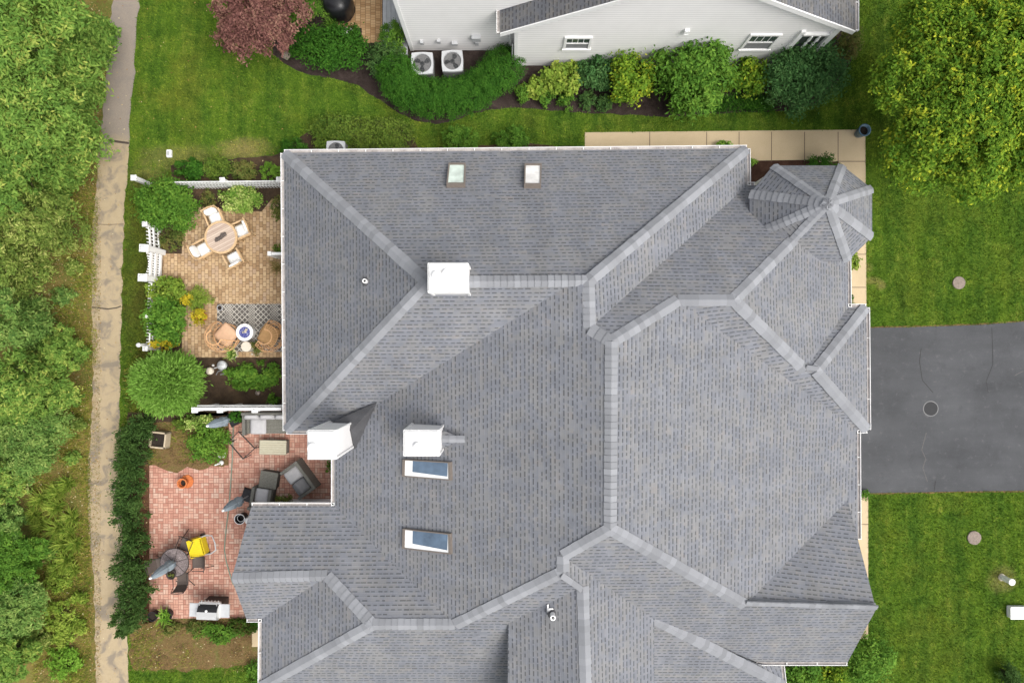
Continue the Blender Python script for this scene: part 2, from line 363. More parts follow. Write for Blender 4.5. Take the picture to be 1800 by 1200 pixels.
# ------------------------------------------------------------------ mesh helpers
class MB:
    def __init__(s): s.v, s.f, s.mi, s.uv = [], [], [], None
    def add(s, vs, fs, mi=0):
        o = len(s.v); s.v += [tuple(v) for v in vs]
        for f in fs: s.f.append(tuple(i + o for i in f)); s.mi.append(mi)
        return s
    def box(s, c, size, rz=0.0, mi=0, tilt=None, taper=1.0):
        sx, sy, sz = (q / 2 for q in size)
        vs = [Vector((x * sx * (taper if z > 0 else 1), y * sy * (taper if z > 0 else 1), z * sz)) for z in (-1, 1) for x, y in ((-1, -1), (1, -1), (1, 1), (-1, 1))]
        m = Matrix.Rotation(rz, 3, 'Z')
        if tilt: m = m @ Matrix.Rotation(tilt[1], 3, tilt[0])
        c = Vector(c); vs = [m @ v + c for v in vs]
        return s.add(vs, [(3, 2, 1, 0), (4, 5, 6, 7), (0, 1, 5, 4), (1, 2, 6, 5), (2, 3, 7, 6), (3, 0, 4, 7)], mi)
    def pad(s, c, size, rz=0.0, r=.04, mi=0, tilt=None, puff=.02):
        """soft cushion: rounded box with a crowned top"""
        sx, sy, sz = (q / 2 for q in size); n = 8
        vs, fs = [], []
        m = Matrix.Rotation(rz, 3, 'Z')
        if tilt: m = m @ Matrix.Rotation(tilt[1], 3, tilt[0])
        cc = Vector(c)
        for side in (1, -1):
            o = len(vs)
            for i in range(n + 1):
                for j in range(n + 1):
                    a = -1 + 2 * i / n; bq = -1 + 2 * j / n
                    e = (1 - abs(a) ** 5) * (1 - abs(bq) ** 5)
                    k = 1 - .05 * (abs(a) * abs(bq)) ** 4
                    vs.append(m @ Vector((a * sx * k, bq * sy * k, side * (sz * (.35 + .65 * e ** .5) + puff * (1 - a * a) * (1 - bq * bq)))) + cc)
            for i in range(n):
                for j in range(n):
                    q = (o + i * (n + 1) + j, o + (i + 1) * (n + 1) + j, o + (i + 1) * (n + 1) + j + 1, o + i * (n + 1) + j + 1)
                    fs.append(q if side > 0 else q[::-1])
        T = (n + 1) ** 2; ring = [i * (n + 1) for i in range(n)] + [n * (n + 1) + j for j in range(n)] + [(n - i) * (n + 1) + n for i in range(n)] + [n - j for j in range(n)]
        for k in range(len(ring)):
            a, b2 = ring[k], ring[(k + 1) % len(ring)]; fs.append((a, a + T, b2 + T, b2))
        return s.add(vs, fs, mi)
    def tube(s, pts, r, n=6, mi=0, closed=False):
        pts = [Vector(p) for p in pts]; rings = []
        N = len(pts); rr = r if isinstance(r, (list, tuple)) else [r] * N
        vs, fs = [], []
        for i, p in enumerate(pts):
            t = (pts[(i + 1) % N] - pts[i - 1]) if closed else (pts[min(i + 1, N - 1)] - pts[max(i - 1, 0)])
            if t.length < 1e-9: t = Vector((0, 0, 1))
            t.normalize(); a = t.orthogonal() if abs(t.z) > .95 else t.cross(Vector((0, 0, 1)))
            a.normalize(); bq = t.cross(a)
            for k in range(n):
                th = 2 * math.pi * k / n; vs.append(p + (a * math.cos(th) + bq * math.sin(th)) * rr[i])
        for i in range(N if closed else N - 1):
            j = (i + 1) % N
            for k in range(n): fs.append((i * n + k, i * n + (k + 1) % n, j * n + (k + 1) % n, j * n + k))
        if not closed: fs += [tuple(range(n))[::-1], tuple((N - 1) * n + k for k in range(n))]
        return s.add(vs, fs, mi)
    def lathe(s, prof, c=(0, 0, 0), n=20, mi=0, wob=0.0):
        vs, fs = [], []; c = Vector(c)
        for r, z in prof:
            for k in range(n):
                th = 2 * math.pi * k / n; q = r * (1 + wob * math.sin(th * 4))
                vs.append(c + Vector((q * math.cos(th), q * math.sin(th), z)))
        for i in range(len(prof) - 1):
            for k in range(n): fs.append((i * n + k, i * n + (k + 1) % n, (i + 1) * n + (k + 1) % n, (i + 1) * n + k))
        if prof[0][0] > 1e-4: fs.append(tuple(range(n))[::-1])
        if prof[-1][0] > 1e-4: fs.append(tuple((len(prof) - 1) * n + k for k in range(n)))
        return s.add(vs, fs, mi)
    def prism(s, poly, z0, z1, mi=0):
        n = len(poly); vs = [(x, y, z0) for x, y in poly] + [(x, y, z1) for x, y in poly]
        return s.add(vs, [tuple(range(n))[::-1], tuple(range(n, 2 * n))] + [(i, (i + 1) % n, n + (i + 1) % n, n + i) for i in range(n)], mi)
    def build(s, name, mats, parent=None, smooth=False, bevel=0.0):
        me = bpy.data.meshes.new(name); me.from_pydata(s.v, [], s.f)
        if not isinstance(mats, (list, tuple)): mats = [mats]
        for m in mats: me.materials.append(M[m])
        if len(mats) > 1: me.polygons.foreach_set('material_index', s.mi)
        if smooth: me.polygons.foreach_set('use_smooth', [True] * len(me.polygons))
        if s.uv:
            l = me.uv_layers.new(name='UVMap'); l.data.foreach_set('uv', [q for p in s.uv for q in p])
        me.update()
        o = bpy.data.objects.new(name, me); C.objects.link(o)
        if parent: o.parent = parent
        if bevel:
            bm = bmesh.new(); bm.from_mesh(me)
            bmesh.ops.bevel(bm, geom=bm.edges[:], offset=bevel, segments=2, affect='EDGES', clamp_overlap=True)
            bm.to_mesh(me); bm.free()
        return o

def tag(o, label, cat, group=None):
    o['label'] = label; o['category'] = cat
    if group: o['group'] = group
    return o
def thing(name, label, cat, loc=(0, 0, 0), rz=0.0, group=None):
    o = bpy.data.objects.new(name, None); C.objects.link(o); o.empty_display_size = .2
    o.location = loc; o.rotation_euler = (0, 0, rz); return tag(o, label, cat, group)
def dup(root, loc, rz, label, group=None):
    r = root.copy(); C.objects.link(r); r.location = loc; r.rotation_euler = (0, 0, rz); r['label'] = label
    if group: r['group'] = group
    for ch in list(root.children):
        c = ch.copy(); C.objects.link(c); c.parent = r
        for g in list(ch.children):
            e = g.copy(); C.objects.link(e); e.parent = c
    return r
LEVEL = [0.0]
EXCL = []
def sheet(name, poly_px, mat, level, kind='structure', rough=0.0, grass=True, ext=None, seed=0):
    """flat ground sheet given by its surveyed outline; rough = ragged edge in metres"""
    pts = [at(x, y).xy for x, y in poly_px]
    if rough:
        rnd = random.Random(seed + len(poly_px)); out = []
        for i in range(len(pts)):
            a, b2 = pts[i], pts[(i + 1) % len(pts)]; L = (b2 - a).length; n = max(1, int(L / .25))
            nrm = Vector((-(b2 - a).y, (b2 - a).x)).normalized() if L else Vector((0, 0))
            for k in range(n): out.append(a.lerp(b2, k / n) + nrm * (rnd.uniform(-rough, rough)))
        pts = out
    z = .004 * level
    bm = bmesh.new(); vs = [bm.verts.new((p.x, p.y, z)) for p in pts]; f = bm.faces.new(vs); f.normal_update()
    if f.normal.z < 0: f.normal_flip()
    bmesh.ops.triangulate(bm, faces=bm.faces[:])
    me = bpy.data.meshes.new(name); bm.to_mesh(me); bm.free(); me.materials.append(M[mat])
    o = bpy.data.objects.new(name, me); C.objects.link(o); o['kind'] = kind
    if grass: EXCL.append(np.array([(p.x, p.y) for p in pts]))
    return o

# ------------------------------------------------------------------ foliage
def leafmesh(name, mat, V, F, tint, parent=None):
    me = bpy.data.meshes.new(name)
    nv, nf = len(V), len(F)
    me.vertices.add(nv); me.vertices.foreach_set('co', np.asarray(V, np.float32).ravel())
    k = F.shape[1]
    me.loops.add(nf * k); me.loops.foreach_set('vertex_index', F.astype(np.int32).ravel())
    me.polygons.add(nf); me.polygons.foreach_set('loop_start', np.arange(0, nf * k, k, dtype=np.int32))
    me.update(calc_edges=True)
    a = me.attributes.new('tint', 'FLOAT', 'FACE'); a.data.foreach_set('value', np.clip(tint, 0, 1).astype(np.float32))
    me.materials.append(M[mat])
    o = bpy.data.objects.new(name, me); C.objects.link(o)
    if parent: o.parent = parent
    return o
def nrm(a): return a / (np.linalg.norm(a, axis=1, keepdims=True) + 1e-9)
def leaves(blobs, n, L, W, seed, up=.6, clump=.22, out=False, per=45, low=-.25, inner=.25, tshift=0.0):
    g = np.random.default_rng(seed)
    A = np.array([b[3] * b[4] + b[5] * (b[3] + b[4]) for b in blobs]); A = A / A.sum()
    VV, FF, TT = [], [], []; base = 0
    for b, a in zip(blobs, A):
        nb = max(20, int(n * a)); m = max(8, nb // per); c = np.array(b[:3]); r = np.array(b[3:6])
        D = nrm(g.normal(size=(m * 3, 3))); D = D[D[:, 2] > low][:m]; m = len(D)
        rad = np.where(g.random(m) < inner, g.uniform(.35, .8, m), g.uniform(.80, 1.04, m))
        ct = g.random(m) * .55
        ci = g.integers(0, m, nb)
        P = c + D[ci] * rad[ci, None] * r + g.normal(size=(nb, 3)) * clump * (r * .5 + r.min() * .5)
        P[:, 2] = np.maximum(P[:, 2], .03)
        Nn = nrm(D[ci] * .55 + np.array([0, 0, up]) + g.normal(size=(nb, 3)) * .45)
        if out: ax = nrm(D[ci] + g.normal(size=(nb, 3)) * .35)
        else: ax = nrm(np.cross(Nn, g.normal(size=(nb, 3)) + D[ci][:, [1, 0, 2]] * .4))
        sd = nrm(np.cross(Nn, ax)); Nn = np.cross(ax, sd)
        s = g.uniform(.65, 1.3, nb)[:, None]
        v = np.stack([P - ax * L * .5 * s, P + sd * W * .5 * s + Nn * W * .14 * s, P + ax * L * .5 * s - Nn * L * .1 * s, P - sd * W * .5 * s + Nn * W * .14 * s], 1).reshape(-1, 3)
        i = np.arange(nb)[:, None] * 4 + base
        f = np.concatenate([i + np.array([[0, 1, 2]]), i + np.array([[0, 2, 3]])], 1).reshape(-1, 3)
        t = np.repeat(ct[ci] + g.random(nb) * .45 + tshift, 2)
        VV.append(v); FF.append(f); TT.append(t); base += nb * 4
    return np.concatenate(VV), np.concatenate(FF), np.concatenate(TT)
def stems(blobs, seed, trunk_r=.03, nb=5, base=(0, 0)):
    g = random.Random(seed); mb = MB()
    tot = max(b[2] for b in blobs)
    for b in blobs:
        for k in range(nb):
            e = Vector((b[0] + g.uniform(-.6, .6) * b[3], b[1] + g.uniform(-.6, .6) * b[4], b[2] + g.uniform(-.1, .55) * b[5]))
            s0 = Vector((base[0] + g.uniform(-.06, .06) + b[0] * .25, base[1] + g.uniform(-.06, .06) + b[1] * .25, 0))
            m = s0.lerp(e, .5) + Vector((0, 0, .12 * e.z))
            mb.tube([s0, m, e], [trunk_r, trunk_r * .7, trunk_r * .25], 5)
    return mb
def shrub(name, px, py, zr, rx, ry, h, n, L, W, mat, label, cat='shrub', group=None, blobs=None, seed=None, rz=0.0, **kw):
    p = at(px, py, zr); seed = seed if seed is not None else int(px * 7 + py)
    t = thing(name, label, cat, (p.x, p.y, 0), rz, group)
    if blobs is None:
        g = random.Random(seed)
        blobs = [(0, 0, h * .42, rx * .82, ry * .82, h * .52)]
        for k in range(5):
            a = k * 1.26 + g.uniform(-.4, .4); q = g.uniform(.42, .6)
            blobs.append((rx * q * math.cos(a), ry * q * math.sin(a), h * g.uniform(.28, .45), rx * .5, ry * .5, h * g.uniform(.38, .5)))
    leafmesh('foliage', mat, *leaves(blobs, n, L, W, seed, **kw), parent=t)
    stems(blobs, seed, .015 + .01 * h, 3).build('stems', 'stem_green', t)
    return t
def tree(name, px, py, zc, r, h, n, L, W, mat, label, cat='tree', group=None, nblob=9, seed=None, trunk=.13, flat=.75, skirt=0, **kw):
    p = at(px, py, zc); seed = seed if seed is not None else int(px * 3 + py * 5)
    t = thing(name, label, cat, (p.x, p.y, 0), 0, group); g = random.Random(seed)
    blobs = []
    for k in range(nblob):
        a = k * 2.4 + g.uniform(-.3, .3); q = r * .72 * math.sqrt((k + .4) / nblob)
        br = r * (g.uniform(.30, .46) if nblob < 20 else g.uniform(.20, .32))
        top = h - (q / r) ** 2 * (h - zc) * 1.3
        blobs.append((q * math.cos(a), q * math.sin(a), top - br * flat + g.uniform(-.2, .2), br, br * g.uniform(.85, 1.15), br * flat))
    up_ = len(blobs)
    for k in range(skirt):
        a = k * 2.4 + 1.0; q = r * .45 * math.sqrt(k / max(1, skirt)); hz = zc * g.uniform(.25, .62)
        blobs.append((q * math.cos(a), q * math.sin(a), hz, r * g.uniform(.4, .55), r * g.uniform(.4, .55), hz * .8))
    leafmesh('crown', mat, *leaves(blobs, n, L, W, seed, **kw), parent=t)
    blobs = blobs[:up_]
    mb = MB(); fork = Vector((g.uniform(-.1, .1), g.uniform(-.1, .1), max(.5, zc * .45)))
    mb.tube([(0, 0, -.05), (0, 0, fork.z * .4), fork], [trunk * 1.25, trunk, trunk * .85], 8)
    for b in blobs:
        e = Vector((b[0] * .85, b[1] * .85, b[2] * .92)); m = fork.lerp(e, .5) - Vector((0, 0, .05))
        mb.tube([fork, m, e], [trunk * .6, trunk * .38, trunk * .14], 6)
        for q in range(3):
            d2 = Vector((g.uniform(-1, 1) * b[3], g.uniform(-1, 1) * b[4], g.uniform(-.1, .7) * b[5]))
            mb.tube([m.lerp(e, .6), e + d2 * .3, e + d2 * .6], [trunk * .2, trunk * .13, trunk * .05], 4)
    mb.build('trunk', 'bark', t, smooth=True)
    return t
def blades(n, ln, w, seed, spread=.08, lean=(.3, 1.1), area=None):
    """strap leaves arching out of a base"""
    g = np.random.default_rng(seed)
    az = g.uniform(0, 2 * np.pi, n); le = g.uniform(*lean, n); l = ln * g.uniform(.6, 1.15, n)
    if area is None: B = np.stack([g.normal(0, spread, n), g.normal(0, spread, n), np.full(n, .01)], 1)
    else: B = np.stack([g.uniform(-1, 1, n) * area[0], g.uniform(-1, 1, n) * area[1], np.full(n, .01)], 1)
    o = np.stack([np.cos(az), np.sin(az), np.zeros(n)], 1); s = np.stack([-np.sin(az), np.cos(az), np.zeros(n)], 1) * w / 2
    z = np.array([0, 0, 1.0])
    p1 = B + (o * np.sin(le * .5)[:, None] + z * np.cos(le * .5)[:, None]) * (l * .5)[:, None]
    p2 = p1 + (o * np.sin(np.minimum(le * 1.5, 1.9))[:, None] + z * np.cos(np.minimum(le * 1.5, 1.9))[:, None]) * (l * .5)[:, None]
    p2[:, 2] = np.maximum(p2[:, 2], .02)
    V = np.stack([B - s * .6, B + s * .6, p1 + s, p1 - s, p2], 1).reshape(-1, 3)
    i = np.arange(n)[:, None] * 5
    F = np.concatenate([i + np.array([[0, 1, 2]]), i + np.array([[0, 2, 3]]), i + np.array([[3, 2, 4]])], 1).reshape(-1, 3)
    return V, F, np.repeat(g.random(n), 3)
def tuft(name, px, py, ln, w, n, mat, label, cat='grass clump', group=None, seed=None, **kw):
    p = at(px, py, ln * .4); seed = seed if seed is not None else int(px * 11 + py)
    V, F, T = blades(n, ln, w, seed, **kw)
    o = leafmesh(name, mat, V, F, T); o.location = (p.x, p.y, 0); return tag(o, label, cat, group)

# ================================================================== THE SETTING
me = bpy.data.meshes.new('ground'); s = 300
me.from_pydata([(-s, -s, 0), (s, -s, 0), (s, s, 0), (-s, s, 0)], [], [(0, 1, 2, 3)]); me.materials.append(M['lawn'])
ground = bpy.data.objects.new('ground', me); C.objects.link(ground); ground['kind'] = 'structure'

PL = [(205, -300), (199, 0), (190, 75), (187, 130), (181, 205), (175, 245), (172, 300), (165, 370), (163, 420), (161, 500), (161, 560), (162, 610), (164, 680), (160, 740), (157, 800), (155, 850), (157, 950), (162, 985), (165, 1040), (167, 1110), (169, 1200), (172, 1500)]
PR = [(250, -300), (245, 0), (240, 75), (236, 140), (231, 190), (227, 245), (223, 310), (219, 370), (216, 450), (214, 530), (213, 600), (211, 660), (211, 745), (214, 900), (219, 1000), (222, 1115), (225, 1150), (228, 1200), (235, 1500)]
sheet('woodland_floor', [(-900, -300)] + [(x + 8, y) for x, y in PL] + [(-900, 1500)], 'leaf_litter', 1, rough=.06)
sheet('path', PL + PR[::-1], 'path_concrete', 2, rough=.05)
def crack(name, pts, mat, wd, level):
    P = [at(*p).xy for p in pts]; L_, R_ = [], []
    for i, p in enumerate(P):
        t = (P[min(i + 1, len(P) - 1)] - P[max(i - 1, 0)]).normalized(); n = Vector((-t.y, t.x)) * wd / 2
        L_.append(p + n); R_.append(p - n)
    m = MB(); m.add([(q.x, q.y, .004 * level) for q in L_ + R_], [(i, i + 1, len(P) + i + 1, len(P) + i) for i in range(len(P) - 1)])
    o = m.build(name, mat); o['kind'] = 'structure'; return o
crack('path_joint', [(174, 245), (185, 246), (197, 248), (212, 250), (227, 252)], 'crack_dark', .09, 3)
crack('path_joint', [(162, 540), (172, 541), (190, 543), (205, 541), (213, 538)], 'crack_dark', .05, 3)
crack('path_joint', [(164, 394), (190, 395), (218, 394)], 'joint_dark', .03, 3)
# beds along the neighbouring house
bedN = [(480, 97), (507, 117), (537, 130), (583, 138), (627, 150), (667, 177), (703, 200), (737, 215), (767, 218), (800, 212), (833, 200), (860, 194), (891, 189), (957, 194), (1054, 200), (1171, 206), (1249, 200), (1404, 194), (1443, 179), (1482, 132), (1499, 101), (1508, 50), (1500, -60), (480, -60)]
sheet('mulch_bed', bedN, 'mulch', 1, rough=.03)
sheet('neighbour_patio', [(590, -60), (672, -60), (672, 76), (636, 76), (636, 50), (590, 50)], 'ochre_paver', 3)
# bare strips at the foot of the main house
sheet('soil_bed', [(300, 290), (360, 284), (430, 276), (478, 275), (540, 235), (590, 215), (720, 236), (735, 262), (800, 258), (930, 250), (1028, 262), (1028, 300), (300, 330)], 'soil', 1, rough=.06)
sheet('brown_mulch_bed', [(1290, 276), (1490, 276), (1500, 345), (1290, 345)], 'brown_mulch', 1)
sheet('walkway', [(1028, 233), (1521, 228), (1523, 560), (1474, 560), (1474, 284), (1440, 285), (1440, 281), (1028, 287)], 'walk_concrete', 2)
for x in (1142, 1242, 1299, 1356, 1414, 1473): crack('walkway_joint', [(x, 232), (x, 258), (x, 284)], 'joint_dark', .03, 3)
for y in (284, 447, 505): crack('walkway_joint', [(1474, y), (1500, y), (1522, y)], 'joint_dark', .03, 3)
sheet('side_walk', [(1480, 866), (1526, 866), (1526, 1122), (1480, 1122)], 'walk_concrete', 2)
crack('walkway_joint', [(1490, 921), (1526, 921)], 'joint_dark', .03, 3)
drv = [(1480, 577), (1530, 576), (1600, 575), (1660, 573), (1720, 571), (1800, 565), (1900, 554), (2600, 500), (2600, 900), (1900, 861), (1800, 862), (1700, 863), (1600, 865), (1480, 867)]
sheet('driveway', drv, 'asphalt', 2)
sheet('driveway_edge', [(x, y + (-2.5 if y < 700 else 2.5)) for x, y in drv], 'dry_dirt', 1, rough=.02, grass=False)
crack('asphalt_crack', [(1619, 612), (1616, 635), (1621, 668), (1640, 690)], 'crack_asphalt', .025, 3)
crack('asphalt_crack', [(1628, 760), (1620, 790), (1627, 806), (1622, 822), (1630, 846)], 'crack_pale', .03, 3)
crack('asphalt_crack', [(1644, 845), (1642, 862)], 'crack_asphalt', .03, 3)
crack('asphalt_crack', [(1743, 575), (1744, 600), (1745, 640), (1733, 670), (1737, 690)], 'crack_asphalt', .02, 3)
crack('asphalt_crack', [(1783, 660), (1792, 655), (1799, 652)], 'crack_pale', .03, 3)
# enclosed garden with tan pavers
sheet('garden_soil', [(250, 318), (600, 318), (600, 730), (345, 730), (262, 620), (260, 520), (262, 410)], 'soil', 1, rough=.04)
sheet('tan_patio', [(320, 372), (345, 362), (372, 366), (460, 372), (478, 350), (600, 350), (600, 628), (320, 628), (320, 490), (286, 490), (286, 446), (320, 446)], 'tan_paver', 3)
# red brick terrace of the next unit
sheet('terrace_soil', [(225, 725), (600, 725), (600, 830), (240, 830), (240, 1110), (222, 1110)], 'soil', 1, rough=.05)
sheet('terrace_mulch', [(232, 815), (270, 815), (270, 1092), (236, 1100)], 'red_mulch', 2, rough=.04)
sheet('weedy_dirt', [(262, 742), (402, 735), (402, 820), (262, 820)], 'dry_dirt', 2, rough=.04)
sheet('red_terrace', [(263, 817), (402, 817), (402, 735), (402, 715), (640, 715), (640, 900), (620, 1086), (263, 1086)], 'red_paver', 3)
sheet('sandy_edge', [(268, 815), (300, 814), (350, 816), (398, 815), (394, 821), (372, 820), (350, 825), (330, 822), (312, 829), (295, 825), (280, 820)], 'dry_dirt', 4, rough=.05)
sheet('bare_dirt', [(228, 1108), (262, 1084), (470, 1080), (480, 1175), (400, 1172), (330, 1178), (228, 1172)], 'dry_dirt', 2, rough=.12)
sheet('door_step', [(443, 1104), (475, 1104), (475, 1136), (443, 1136)], 'walk_concrete', 3)

# ================================================================== MAIN HOUSE
E = 2.8
V = {k: at(*p) for k, p in dict(
    a_nw=(499, 269, E), a_ne=(1313, 261, E), a_sw=(503, 757, E), R1=(750, 495, 6.19), v2=(1010, 495, 6.17), R2=(1035, 493, 6.27),
    R3=(1037, 577, 6.31), R4=(1075, 600, 6.57), R5=(1192, 527, 5.67), R6=(1290, 527, 5.61), e2_s=(1314, 326, E), n2_e=(1490, 326, E),
    e3_s=(1491, 540, E), R7=(1415, 650, 4.07), R7b=(1435, 652, 4.07), e4_n=(1523, 540, E), e4_s=(1525, 755, E), v5=(1507, 755, E),
    R8=(1073, 930, 6.59), R12=(1310, 1063, 4.64), tipE=(1540, 1070, 4.47), v6=(1490, 878, 2.86), ep_e=(1508, 1000, E),
    s5_e=(1490, 1163, E), s5_w=(1330, 1163, E), v7=(1150, 1088, 4.23), v8=(1000, 985, 5.89), R9=(990, 977, 6.0), R10=(990, 1005, 6.0),
    R13=(1025, 1030, 5.63), R14=(1034, 1330, 5.63), e5_s=(1150, 1330, 4.23), R11=(800, 1098, 4.62), v1=(588, 757, E), v3=(588, 889, E),
    b_nw=(442, 889, E), tipW=(407, 1017, 3.93), R16=(575, 1012, 3.9), R15=(655, 1098, 4.61), v10=(460, 1087, E), b_sw=(433, 1087, E),
    b_swc=(459, 1207, E), v9=(893, 1095, 4.68), s2_e=(893, 1207, E), w3_s=(892, 1330, 4.68), e6_w=(1330, 1166, 2.86), e6_n=(1373, 1168, 2.6), e6_s=(1377, 1204, 2.6), s6_w=(1150, 1204, 2.6)).items()}
FACES = dict(AN='a_nw a_ne R2 v2 R1', AW='a_nw R1 a_sw', AS='a_sw R1 v2 v1', WP='v1 v2 R2 R3 R4 R8 R9 R10 R11 v3', E2='a_ne e2_s R3 R2',
             N2='e2_s n2_e R6 R5 R4 R3', E3='n2_e e3_s R7 R6', N4='R7 e3_s e4_n R7b', E4='e4_n e4_s R7b', S3='R5 R6 R7 R7b e4_s v5',
             EP='R4 R5 v5 ep_e v6 R12 R8', N5='R12 v6 tipE', S1='R9 R8 R12 tipE s5_e s5_w v7 v8', E5='R10 R9 v8 v7 e5_s R14 R13',
             W3='R13 R14 w3_s v9', S2='R15 R11 R10 R13 v9 s2_e b_swc', BN='v3 R11 R15 R16 tipW b_nw', BG='tipW R16 v10 b_sw', BW='R16 R15 b_swc v10',
             E6='v7 e6_w e6_n e6_s', S6='v7 e6_s s6_w')
# turret: long octagon with its peak over the middle
TZ = 3.55
toct = [at(x, y, TZ) for x, y in ((1360, 291), (1481, 291), (1533, 332), (1533, 416), (1491, 458), (1360, 458), (1318, 416), (1318, 341))]
for i, p in enumerate(toct): V['t%d' % i] = p
V['apex'] = at(1456, 357, 5.35)
TF = {'T%d' % i: 't%d t%d apex' % (i, (i + 1) % 8) for i in range(8)}
def face_normal(pts):
    n = Vector((0, 0, 0))
    for i in range(len(pts)):
        a, b2 = pts[i], pts[(i + 1) % len(pts)]
        n += Vector(((a.y - b2.y) * (a.z + b2.z), (a.z - b2.z) * (a.x + b2.x), (a.x - b2.x) * (a.y + b2.y)))
    n.normalize(); return n if n.z > 0 else -n
NORM = {k: face_normal([V[q] for q in f.split()]) for k, f in {**FACES, **TF}.items()}
def roof_mesh(name, faces, mat, parent, thick=.1):
    me = bpy.data.meshes.new(name); bm = bmesh.new(); uvl = bm.loops.layers.uv.new('UVMap')
    for k, f in faces.items():
        pts = [V[q] for q in f.split()]; n = NORM[k]
        up = Vector((0, 0, 1)) - n * n.z; up.normalize(); al = up.cross(n)
        sa = sum((pts[i].x * pts[(i + 1) % len(pts)].y - pts[(i + 1) % len(pts)].x * pts[i].y) for i in range(len(pts)))
        if sa < 0: pts = pts[::-1]
        fc = bm.faces.new([bm.verts.new(p) for p in pts]); fc.normal_update()
        for l in fc.loops: l[uvl].uv = (l.vert.co.dot(al) + 40, l.vert.co.dot(up) + 40)
        # slab thickness: a second sheet and the edge between
        lowv = [bm.verts.new(v.co - Vector((0, 0, thick))) for v in fc.verts]
        bm.faces.new(lowv[::-1])
        vs = list(fc.verts)
        for i in range(len(vs)): j = (i + 1) % len(vs); bm.faces.new((vs[i], lowv[i], lowv[j], vs[j]))
    bm.normal_update(); bmesh.ops.triangulate(bm, faces=[f for f in bm.faces if len(f.verts) > 4], quad_method='FIXED', ngon_method='EAR_CLIP')
    bm.to_mesh(me); bm.free(); me.materials.append(M[mat])
    o = bpy.data.objects.new(name, me); C.objects.link(o); o.parent = parent; return o
house = thing('house', 'big house with grey shingled hip and gable roofs, white chimneys and a turret', 'house', (0, 0, 0))
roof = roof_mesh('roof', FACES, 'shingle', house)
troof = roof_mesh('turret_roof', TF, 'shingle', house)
def cap(a, b2, parent, faces, wd=.20, t0=0.0, t1=1.0, lift=.036):
    A, B = V[a], V[b2]
    if A.z < B.z: A, B, t0, t1 = B, A, 1 - t1, 1 - t0
    A, B = A.lerp(B, t0), A.lerp(B, t1)          # from the high end down
    e = (B - A); L = e.length; e.normalize(); wings = []
    for k, f in faces.items():
        q = f.split()
        if any({q[i], q[(i + 1) % len(q)]} == {a, b2} for i in range(len(q))):
            n = NORM[k]; dv = n.cross(e); cen = sum((V[x] for x in q), Vector()) / len(q)
            if dv.dot(cen - (A + B) / 2) < 0: dv = -dv
            wings.append((dv.normalized(), n))
    if len(wings) < 2: print('cap: no pair', a, b2, len(wings)); return
    m = MB(); m.uv = []; n_ = max(1, int(L / .20)); st = L / n_; o_ = random.uniform(0, 400)
    upv = (wings[0][1] + wings[1][1]).normalized()
    for i in range(n_):
        p, q = A + e * st * (i - .25), A + e * st * (i + 1)
        if i == 0: p = A
        h0, h1 = lift * .5, lift * 1.25
        jit = random.uniform(-.008, .008)
        for (dv, n), sgn in zip(wings, (1, -1)):
            w_ = wd + jit
            vs = [p + upv * h0, q + upv * h1, q + dv * w_ + n * (h1 - .006), p + dv * w_ + n * (h0 - .006)]
            m.add(vs, [(0, 1, 2, 3)]); uu = (i + math.floor(o_)) * .20
            m.uv += [(uu + .002, 0), (uu + .198, 0), (uu + .198, .2), (uu + .002, .2)]
            lo = [q + upv * h1, q + dv * w_ + n * (h1 - .006), q + dv * w_ - n * .01, q - upv * .005]
            m.add(lo, [(0, 1, 2, 3)]); m.uv += [(uu + .01, 0)] * 4
            m.add([p + dv * w_ + n * (h0 - .006), q + dv * w_ + n * (h1 - .006), q + dv * w_ - n * .02, p + dv * w_ - n * .02], [(0, 1, 2, 3)]); m.uv += [(uu + .05, 0)] * 4
    return m.build('ridge_cap', 'cap_shingle', parent)
for a, b2 in (('a_nw', 'R1'), ('a_sw', 'R1'), ('R2', 'a_ne'), ('R2', 'R3'), ('R3', 'R4'), ('R4', 'R5'), ('R5', 'R6'), ('R6', 'R7'), ('R7', 'R7b'),
              ('R7b', 'e4_n'), ('R7b', 'e4_s'), ('R4', 'R8'), ('R8', 'R12'), ('R12', 'tipE'), ('R8', 'R9'), ('R9', 'R10'), ('R10', 'R11'), ('R10', 'R13'),
              ('R13', 'R14'), ('R11', 'R15'), ('R15', 'R16'), ('R16', 'tipW'), ('R15', 'b_swc'), ('v7', 'e6_s')):
    cap(a, b2, roof, FACES)
cap('R6', 'n2_e', roof, FACES, t1=.78)
FACES['_a'] = 'R1 v2 R2'; NORM['_a'] = NORM['AN']; 
FACES2 = dict(AN='R1 R2 a_ne a_nw', AS='R1 R2 v1 a_sw'); cap('R1', 'R2', roof, FACES2)
del FACES['_a']
for i in range(8): cap('t%d' % i, 'apex', troof, TF, wd=.155)
